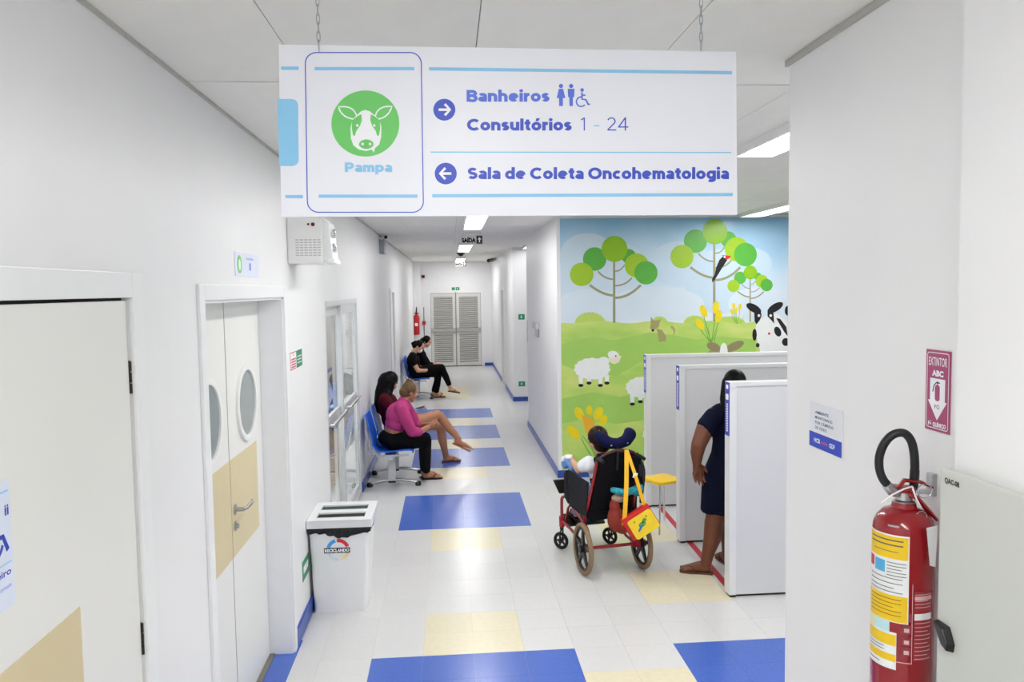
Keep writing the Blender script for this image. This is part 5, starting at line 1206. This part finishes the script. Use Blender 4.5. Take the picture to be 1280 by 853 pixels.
for z, cx, cy, rx, ry in ((1.262,2.135,5.735,.115,.075),(1.238,2.135,5.738,.155,.09),(1.19,2.135,5.742,.185,.115),(1.10,2.13,5.745,.182,.135),(.98,2.125,5.74,.172,.138),(.90,2.12,5.74,.178,.142),(.78,2.105,5.742,.212,.168),(.68,2.10,5.745,.226,.172),(.58,2.10,5.745,.232,.172),(.50,2.10,5.745,.235,.174),(.455,2.10,5.745,.238,.176)):
    dr.append([V(cx+rx*math.cos(a), cy+ry*math.sin(a), z+(.008*math.sin(a*5) if z < .46 else 0)) for a in [2*math.pi*i/40 for i in range(40)]])
d_ = MB(); d_.loft(dr)
d_.chain([((2.00,5.72,1.215),.066),((1.945,5.712,1.175),.074),((1.900,5.703,1.11),.083)]); d_.cap((2.30,5.765,1.205),.082,(2.35,5.785,1.125),.080)
remesh('dress', d_, .009, C_NAVY, p, 4)
h_ = MB(); r_, f_, u_ = hframe(fd,(0,0,1)); h_.ell(hc+u_*.032-f_*.012, (.084,.096,.090)); h_.ell(hc-f_*.05-u_*.02,(.078,.055,.085))
h_.chain([(hc-f_*.06+u_*.01,.07),(hc-f_*.085-u_*.10,.058),(hc-f_*.10-u_*.22-r_*.02,.052),(hc-f_*.11-u_*.34-r_*.02,.042),(hc-f_*.11-u_*.44-r_*.015,.022)]); h_.chain([(hc-f_*.04-r_*.05+u_*.02,.05),(hc-f_*.07-r_*.075-u_*.10,.042),(hc-f_*.10-r_*.075-u_*.20,.036),(hc-f_*.11-r_*.06-u_*.30,.02)]); h_.chain([(hc-f_*.05-r_*.06,.035),(hc-f_*.08-r_*.065-u_*.12,.03),(hc-f_*.10-r_*.06-u_*.24,.018)])
remesh('hair', h_, .009, H_BLK, p, 3)
sandal(p, (1.905,5.672,.012), (1.705,5.755,.012), LEATH); sandal(p, (2.105,5.82,.012), (2.095,6.035,.012), LEATH)

# ---------------- woman in pink on the near bench
p = thing('person', 'woman in pink cropped shirt and black trousers seated on the near blue bench', 'person', (-.58, 8.72, .42))
b = MB(); hc = V(-.452,8.76,1.035); fd = V(.80,.45,-.42)
head(b, hc, fd, (.3,.1,1), .96)
b.cap(hc-V(.03,.01,.05),.048,(-.515,8.73,.93),.056); b.cap((-.53,8.60,.875),.062,(-.52,8.86,.875),.062); b.ell((-.575,8.73,.78),(.11,.155,.14)); b.ell((-.63,8.73,.63),(.105,.145,.13)); b.ell((-.66,8.73,.53),(.125,.17,.11))
b.chain([((-.52,8.585,.87),.054),((-.465,8.55,.74),.048),((-.415,8.555,.63),.042),((-.33,8.60,.62),.036),((-.25,8.68,.65),.026)]); hand(b, (-.25,8.68,.65), (.75,.5,.2), (-.2,.3,.9), 1, .5, .85)
b.chain([((-.51,8.87,.87),.054),((-.44,8.93,.74),.048),((-.38,8.93,.62),.042),((-.32,8.88,.63),.036),((-.25,8.80,.66),.026)]); hand(b, (-.25,8.80,.66), (.75,-.3,.2), (-.2,-.3,.9), -1, .5, .85)
b.chain([((-.62,8.64,.50),.095),((-.46,8.67,.50),.085),((-.295,8.74,.485),.062),((-.295,8.83,.30),.054),((-.29,8.94,.085),.036)]); foot(b, (-.325,8.955,.012), (-.115,8.985,.012), .95)
b.chain([((-.62,8.82,.50),.095),((-.46,8.84,.50),.085),((-.30,8.88,.485),.062),((-.31,8.95,.30),.054),((-.32,9.04,.085),.036)]); foot(b, (-.35,9.05,.012), (-.145,9.09,.012), .95)
remesh('body', b, .0075, SK_T, p, 5); face(p, hc, fd, (.3,.1,1), .96)
s_ = MB(); s_.ell((-.582,8.73,.78),(.135,.180,.15)); s_.ell((-.60,8.73,.69),(.128,.172,.10)); s_.cap((-.535,8.60,.872),.082,(-.525,8.86,.872),.082); s_.chain([((-.525,8.575,.865),.074),((-.475,8.54,.74),.068),((-.425,8.545,.63),.060),((-.35,8.585,.615),.048)]); s_.chain([((-.515,8.88,.865),.074),((-.445,8.94,.74),.066),((-.39,8.94,.62),.058),((-.34,8.90,.625),.046)]); s_.cap((-.535,8.73,.90),.07,(-.52,8.73,.93),.064)
remesh('shirt', s_, .009, C_PINK, p, 3)
t_ = MB(); t_.ell((-.665,8.73,.535),(.145,.192,.105)); t_.chain([((-.62,8.64,.505),.108),((-.46,8.67,.505),.098),((-.292,8.74,.487),.073),((-.293,8.83,.30),.064),((-.292,8.92,.125),.05)]); t_.chain([((-.62,8.82,.505),.108),((-.46,8.84,.505),.098),((-.30,8.88,.487),.073),((-.31,8.95,.30),.064),((-.318,9.02,.125),.05)])
remesh('trousers', t_, .010, C_BLK, p, 3)
r_, f_, u_ = hframe(fd,(.3,.1,1)); h_ = MB(); h_.ell(hc+u_*.030-f_*.016,(.083,.086,.088)); h_.ell(hc-f_*.045-u_*.02,(.07,.06,.07)); h_.ell(hc+u_*.105-f_*.055,(.040,.040,.034))
remesh('hair', h_, .007, H_BL, p, 3)
sandal(p, (-.325,8.955,.012), (-.115,8.985,.012), FLAT_); sandal(p, (-.35,9.05,.012), (-.145,9.09,.012), FLAT_)

# ---------------- woman with long black hair beside her
p = thing('person', 'woman with long black hair and bare crossed legs seated behind the woman in pink', 'person', (-.62, 9.42, .42))
b = MB(); hc = V(-.715,9.43,1.075); fd = V(.78,.35,-.50)
head(b, hc, fd, (.25,0,1), .98)
b.cap(hc-V(.03,0,.05),.048,(-.755,9.42,.95),.056); b.cap((-.765,9.28,.885),.062,(-.765,9.56,.885),.062); b.ell((-.74,9.42,.78),(.11,.155,.15)); b.ell((-.70,9.42,.63),(.11,.15,.13)); b.ell((-.66,9.42,.53),(.125,.175,.11))
b.chain([((-.76,9.26,.875),.054),((-.66,9.22,.76),.047),((-.56,9.24,.68),.041),((-.47,9.33,.69),.034),((-.40,9.42,.71),.025)]); hand(b, (-.40,9.42,.71), (.8,.3,.2), (-.2,.2,.9), 1, .55, .85)
b.chain([((-.76,9.58,.875),.054),((-.66,9.64,.76),.047),((-.56,9.64,.68),.041),((-.47,9.58,.69),.034),((-.41,9.52,.70),.025)]); hand(b, (-.41,9.52,.70), (.8,-.3,.2), (-.2,-.2,.9), -1, .55, .85)
# upper crossed leg
b.chain([((-.60,9.34,.535),.092),((-.40,9.36,.60),.082),((-.165,9.42,.665),.060),((-.13,9.43,.645),.056),((-.045,9.44,.52),.054),((.055,9.45,.40),.038),((.085,9.455,.365),.034)])
b.cap((.075,9.45,.355),.032,(.115,9.455,.30),.028)
fd2 = V(.62,.02,-.30).normalized(); hl = V(.055,9.452,.335)
b.cap(hl, .030, hl+fd2*.13+V(0,0,.005), .026); b.cap(hl+fd2*.08, .028, hl+fd2*.19, .018)
for k in range(5): b.cap(hl+fd2*.17+V(0,-.026+.013*k,0), .011, hl+fd2*(.225-.006*k)+V(0,-.026+.013*k,-.006), .0095)
# supporting leg
b.chain([((-.60,9.50,.52),.092),((-.40,9.55,.54),.082),((-.16,9.62,.505),.062),((-.13,9.66,.47),.058),((-.115,9.72,.32),.056),((-.085,9.80,.15),.040),((-.075,9.83,.08),.036)]); foot(b, (-.105,9.83,.012), (.105,9.865,.012), .98)
remesh('body', b, .0075, SK_T, p, 5); face(p, hc, fd, (.25,0,1), .98)
s_ = MB(); s_.ell((-.745,9.42,.79),(.128,.172,.16)); s_.ell((-.70,9.42,.64),(.128,.168,.13)); s_.cap((-.765,9.29,.885),.076,(-.765,9.55,.885),.076); s_.cap((-.765,9.26,.875),.070,(-.70,9.235,.80),.066); s_.cap((-.765,9.58,.875),.070,(-.70,9.62,.80),.066)
remesh('shirt', s_, .010, C_WINE, p, 3)
t_ = MB(); t_.ell((-.66,9.42,.535),(.140,.192,.108)); t_.chain([((-.60,9.34,.54),.106),((-.47,9.352,.585),.100)]); t_.chain([((-.60,9.50,.525),.106),((-.46,9.53,.54),.100)])
remesh('shorts', t_, .010, C_BLK, p, 3)
r_, f_, u_ = hframe(fd,(.25,0,1)); h_ = MB(); h_.ell(hc+u_*.034-f_*.012,(.094,.094,.094)); h_.ell(hc-f_*.05-u_*.03,(.09,.08,.10))
h_.chain([(hc-f_*.05,.092),(hc+V(-.09,-.02,-.12),.088),(hc+V(-.12,-.03,-.24),.070),(hc+V(-.13,-.03,-.34),.035)]); h_.chain([(hc-r_*.06-f_*.02,.05),(hc+V(-.02,-.10,-.14),.055),(hc+V(-.05,-.13,-.27),.045),(hc+V(-.06,-.13,-.36),.022)]); h_.chain([(hc+r_*.06,.05),(hc+V(.0,-.07,-.10),.045),(hc+V(-.01,-.10,-.2),.03)])
remesh('hair', h_, .010, H_BLK, p, 3)
sandal(p, (-.105,9.83,.012), (.105,9.865,.012), LEATH); sandal(p, tuple(hl-V(.02,0,.03)), tuple(hl+fd2*.21-V(.02,0,.03)), FLOP, strap=False, upn=(.43,0,.9))
q = thing('clutch_bag', 'pale blue clutch bag with a phone on the lap of the long-haired woman', 'bag', (-.40, 9.47, .64))
mb = MB(); mb.obox((-.385,9.47,.715), (.085,.02,.012), (-.02,.075,0), (-.004,0,.028)); mb.build('pouch', C_DEN, q, bevel=.014, smooth=True)
mb = MB(); mb.obox((-.355,9.455,.748), (.038,.02,.006), (-.02,.03,.004), (0,0,.004)); mb.build('phone', M_BLACK, q, bevel=.002)

# ---------------- far pair in black
p = thing('person', 'woman in black clothes and white face mask seated cross-legged on the far bench', 'person', (-.62, 15.62, .42))
b = MB(); hc = V(-.60,15.60,1.055); fd = V(.62,-.12,-.62)
head(b, hc, fd, (.5,0,1), 1.0)
b.cap(hc-V(.05,0,.04),.05,(-.70,15.6,.94),.058); b.cap((-.725,15.45,.87),.064,(-.725,15.75,.87),.064); b.ell((-.715,15.6,.76),(.115,.16,.15)); b.ell((-.70,15.6,.62),(.115,.16,.13)); b.ell((-.66,15.6,.53),(.13,.18,.11))
b.chain([((-.725,15.43,.86),.056),((-.68,15.38,.72),.048),((-.62,15.38,.60),.042),((-.48,15.46,.59),.034),((-.38,15.54,.63),.027)]); hand(b, (-.38,15.54,.63), (.7,.5,.1), (0,.2,-1), 1, .4, .9)
b.chain([((-.725,15.77,.86),.056),((-.68,15.82,.72),.048),((-.60,15.80,.61),.042),((-.48,15.70,.62),.034),((-.40,15.62,.65),.027)]); hand(b, (-.40,15.62,.65), (.7,-.5,.1), (0,-.2,-1), -1, .4, .9)
b.chain([((-.60,15.54,.545),.095),((-.40,15.56,.60),.085),((-.17,15.58,.62),.064),((-.09,15.58,.45),.054),((-.01,15.58,.24),.038)]); foot(b, (-.03,15.58,.165), (.185,15.56,.13), 1.0)
b.chain([((-.60,15.66,.52),.095),((-.40,15.68,.52),.085),((-.24,15.70,.50),.064),((-.26,15.76,.28),.054),((-.28,15.84,.085),.038)]); foot(b, (-.32,15.85,.012), (-.105,15.86,.012), 1.0)
remesh('body', b, .010, SK_L, p, 4); face(p, hc, fd, (.5,0,1), 1.0)
r_, f_, u_ = hframe(fd,(.5,0,1))
mk = MB(); mk.ell(hc+f_*.068-u_*.045,(.056,.052,.048)); remesh('face_mask', mk, .008, mat('mask_white','#f0efee',.8), p, 2)
s_ = MB(); s_.ell((-.715,15.6,.77),(.135,.178,.16)); s_.ell((-.70,15.6,.63),(.132,.178,.13)); s_.cap((-.725,15.46,.87),.080,(-.725,15.74,.87),.080); s_.cap((-.725,15.42,.86),.076,(-.69,15.385,.74),.066); s_.cap((-.725,15.78,.86),.076,(-.69,15.815,.74),.066)
remesh('shirt', s_, .012, C_BLK, p, 3)
t_ = MB(); t_.ell((-.66,15.6,.535),(.148,.198,.112)); t_.chain([((-.60,15.54,.55),.108),((-.40,15.56,.605),.098),((-.17,15.58,.625),.075),((-.09,15.58,.45),.066),((-.03,15.58,.30),.052)]); t_.chain([((-.60,15.66,.525),.108),((-.40,15.68,.525),.098),((-.24,15.70,.50),.075),((-.26,15.76,.28),.066),((-.278,15.82,.14),.052)])
remesh('trousers', t_, .012, C_BLK, p, 3)
h_ = MB(); h_.ell(hc+u_*.030-f_*.022,(.086,.092,.092)); h_.ell(hc-f_*.06-u_*.03,(.075,.06,.08)); h_.cap(hc-f_*.10+u_*.0,.045,hc-f_*.13-u_*.05,.03); remesh('hair', h_, .010, H_BLK, p, 3)
sandal(p, (-.03,15.58,.160), (.185,15.56,.125), FLAT_, 'shoe'); sandal(p, (-.32,15.85,.012), (-.105,15.86,.012), FLAT_, 'shoe')
p = thing('person', 'dark-haired person in black seated behind the masked woman on the far bench', 'person', (-.55, 16.25, .42))
b = MB(); hc = V(-.47,16.22,1.105); fd = V(.70,-.25,-.55)
head(b, hc, fd, (.4,0,1), 1.0)
b.cap(hc-V(.05,0,.04),.05,(-.57,16.22,.98),.058); b.cap((-.60,16.07,.90),.064,(-.60,16.37,.90),.064); b.ell((-.61,16.22,.79),(.115,.16,.15)); b.ell((-.63,16.22,.63),(.115,.16,.13)); b.ell((-.63,16.22,.53),(.13,.18,.11))
for sy in (-1,1):
    b.chain([((-.60,16.22+sy*.17,.89),.056),((-.52,16.22+sy*.21,.75),.048),((-.44,16.22+sy*.20,.62),.042),((-.34,16.22+sy*.12,.62),.034),((-.28,16.22+sy*.06,.65),.027)]); hand(b, (-.28,16.22+sy*.06,.65), (.7,-sy*.4,.1), (0,-sy*.2,-1), -sy, .4, .9)
    b.chain([((-.58,16.22+sy*.09,.525),.095),((-.40,16.22+sy*.10,.52),.085),((-.22,16.22+sy*.11,.50),.064),((-.27,16.22+sy*.11,.28),.054),((-.34,16.22+sy*.11,.085),.038)]); foot(b, (-.38,16.22+sy*.11,.012), (-.165,16.22+sy*.13,.012), 1.0)
remesh('body', b, .010, SK_L, p, 4); face(p, hc, fd, (.4,0,1), 1.0)
s_ = MB(); s_.ell((-.61,16.22,.80),(.14,.185,.16)); s_.ell((-.63,16.22,.64),(.137,.185,.13)); s_.cap((-.60,16.08,.90),.08,(-.60,16.36,.90),.08)
for sy in (-1,1): s_.chain([((-.60,16.22+sy*.18,.89),.074),((-.52,16.22+sy*.22,.75),.064),((-.44,16.22+sy*.21,.62),.056),((-.36,16.22+sy*.13,.62),.046)])
remesh('shirt', s_, .012, C_BLK, p, 3)
t_ = MB(); t_.ell((-.63,16.22,.535),(.148,.198,.112))
for sy in (-1,1): t_.chain([((-.58,16.22+sy*.09,.53),.108),((-.40,16.22+sy*.10,.525),.098),((-.22,16.22+sy*.11,.50),.075),((-.27,16.22+sy*.11,.28),.066),((-.335,16.22+sy*.11,.12),.052)])
remesh('trousers', t_, .012, C_BLK, p, 3)
r_, f_, u_ = hframe(fd,(.4,0,1)); h_ = MB(); h_.ell(hc+u_*.030-f_*.018,(.090,.094,.094)); h_.ell(hc-f_*.05-u_*.04,(.085,.065,.09)); h_.cap(hc-f_*.05-r_*.05,.05,hc-f_*.03-r_*.06-u_*.12,.035); h_.cap(hc-f_*.05+r_*.05,.05,hc-f_*.03+r_*.06-u_*.12,.035); remesh('hair', h_, .010, H_BLK, p, 3)
for sy in (-1,1): sandal(p, (-.38,16.22+sy*.11,.012), (-.165,16.22+sy*.13,.012), FLAT_, 'shoe')

# ---------------- child in the wheelchair
p = thing('person', 'small child with dark hair slumped sideways in the red wheelchair', 'person', tuple(wl_(0,.22,.49)))
def wv(x, y, z): return wl_(x, y, z)
fdc = (WM.to_3x3() @ V(-.20,.95,-.15)).normalized(); upc = WM.to_3x3() @ V(-.25,0,1)
b = MB(); hc = wv(-.055,.14,.985)
head(b, hc, fdc, upc, .90)
b.cap(hc-PZ*.04,.036,wv(-.04,.10,.87),.042); b.cap(wv(-.14,.10,.80),.045,wv(.10,.10,.80),.045); b.ell(wv(-.02,.11,.73),(.105,.085,.11)); b.ell(wv(0,.13,.60),(.11,.09,.12))
b.chain([(wv(-.14,.11,.82),.042),(wv(-.175,.15,.785),.038),(wv(-.185,.21,.745),.034),(wv(-.19,.29,.765),.028),(wv(-.195,.34,.785),.021)]); hand(b, wv(-.195,.34,.785), (-.1,.7,.5), (.6,.3,-.5), 1, .5, .62)
b.chain([(wv(.11,.12,.80),.042),(wv(.15,.20,.70),.037),(wv(.14,.30,.62),.031),(wv(.10,.38,.62),.021)]); hand(b, wv(.10,.38,.62), (-.2,.9,0), (0,0,-1), -1, .5, .62)
for sx in (-1,1): b.chain([(wv(sx*.07,.16,.545),.065),(wv(sx*.075,.42,.545),.05),(wv(sx*.08,.52,.40),.042),(wv(sx*.08,.60,.285),.03)]); foot(b, wv(sx*.08,.575,.255), wv(sx*.08,.72,.275), .7)
remesh('body', b, .0065, SK_L, p, 5); face(p, hc, fdc, upc, .90)
s_ = MB(); s_.ell(wv(-.02,.11,.73),(.122,.10,.125)); s_.ell(wv(0,.13,.62),(.125,.105,.12)); s_.cap(wv(-.14,.10,.80),.056,wv(.10,.10,.80),.056); s_.cap(wv(-.14,.11,.82),.056,wv(-.172,.15,.79),.052); s_.cap(wv(.11,.12,.80),.056,wv(.145,.19,.71),.05)
remesh('shirt', s_, .008, C_WHT, p, 3)
v_ = MB(); v_.ell(wv(-.01,.10,.70),(.128,.09,.14)); v_.cap(wv(-.09,.07,.84),.035,wv(-.085,.05,.72),.04); v_.cap(wv(.06,.07,.84),.035,wv(.06,.05,.72),.04); remesh('harness', v_, .008, C_BLK, p, 2)
t_ = MB(); t_.ell(wv(0,.17,.55),(.13,.13,.075))
for sx in (-1,1): t_.chain([(wv(sx*.07,.16,.548),.075),(wv(sx*.075,.42,.548),.060),(wv(sx*.08,.52,.40),.052),(wv(sx*.08,.58,.32),.042)])
remesh('trousers', t_, .009, C_DEN, p, 3)
r_, f_, u_ = hframe(fdc,upc); h_ = MB(); h_.ell(hc+u_*.030-f_*.012,(.080,.084,.082)); h_.ell(hc-f_*.04-u_*.03,(.072,.055,.07)); remesh('hair', h_, .007, H_BR, p, 3)
hb = MB().ell(hc+u_*.075-f_*.068-r_*.01, (.012,.008,.010)); hb.build('hair_clip', M_WHITE, p, smooth=True)
for sx in (-1,1): sandal(p, tuple(wv(sx*.08,.575,.252)), tuple(wv(sx*.08,.72,.272)), FLAT_, 'shoe', True)
q = thing('baby_blanket', 'pale blue and white cloth bundled on the child\'s left arm', 'cloth', tuple(wv(-.21,.38,.70)))
mb = MB(); mb.ell(wv(-.205,.39,.775),(.045,.05,.04)); mb.ell(wv(-.225,.43,.75),(.035,.045,.04)); mb.ell(wv(-.20,.35,.735),(.03,.045,.045)); remesh('bundle', mb, .008, C_DEN, q, 3)
mb = MB(); mb.ell(wv(-.205,.40,.81),(.042,.048,.02)); mb.ell(wv(-.235,.44,.785),(.026,.035,.026)); remesh('white_fold', mb, .008, C_WHT, q, 3)
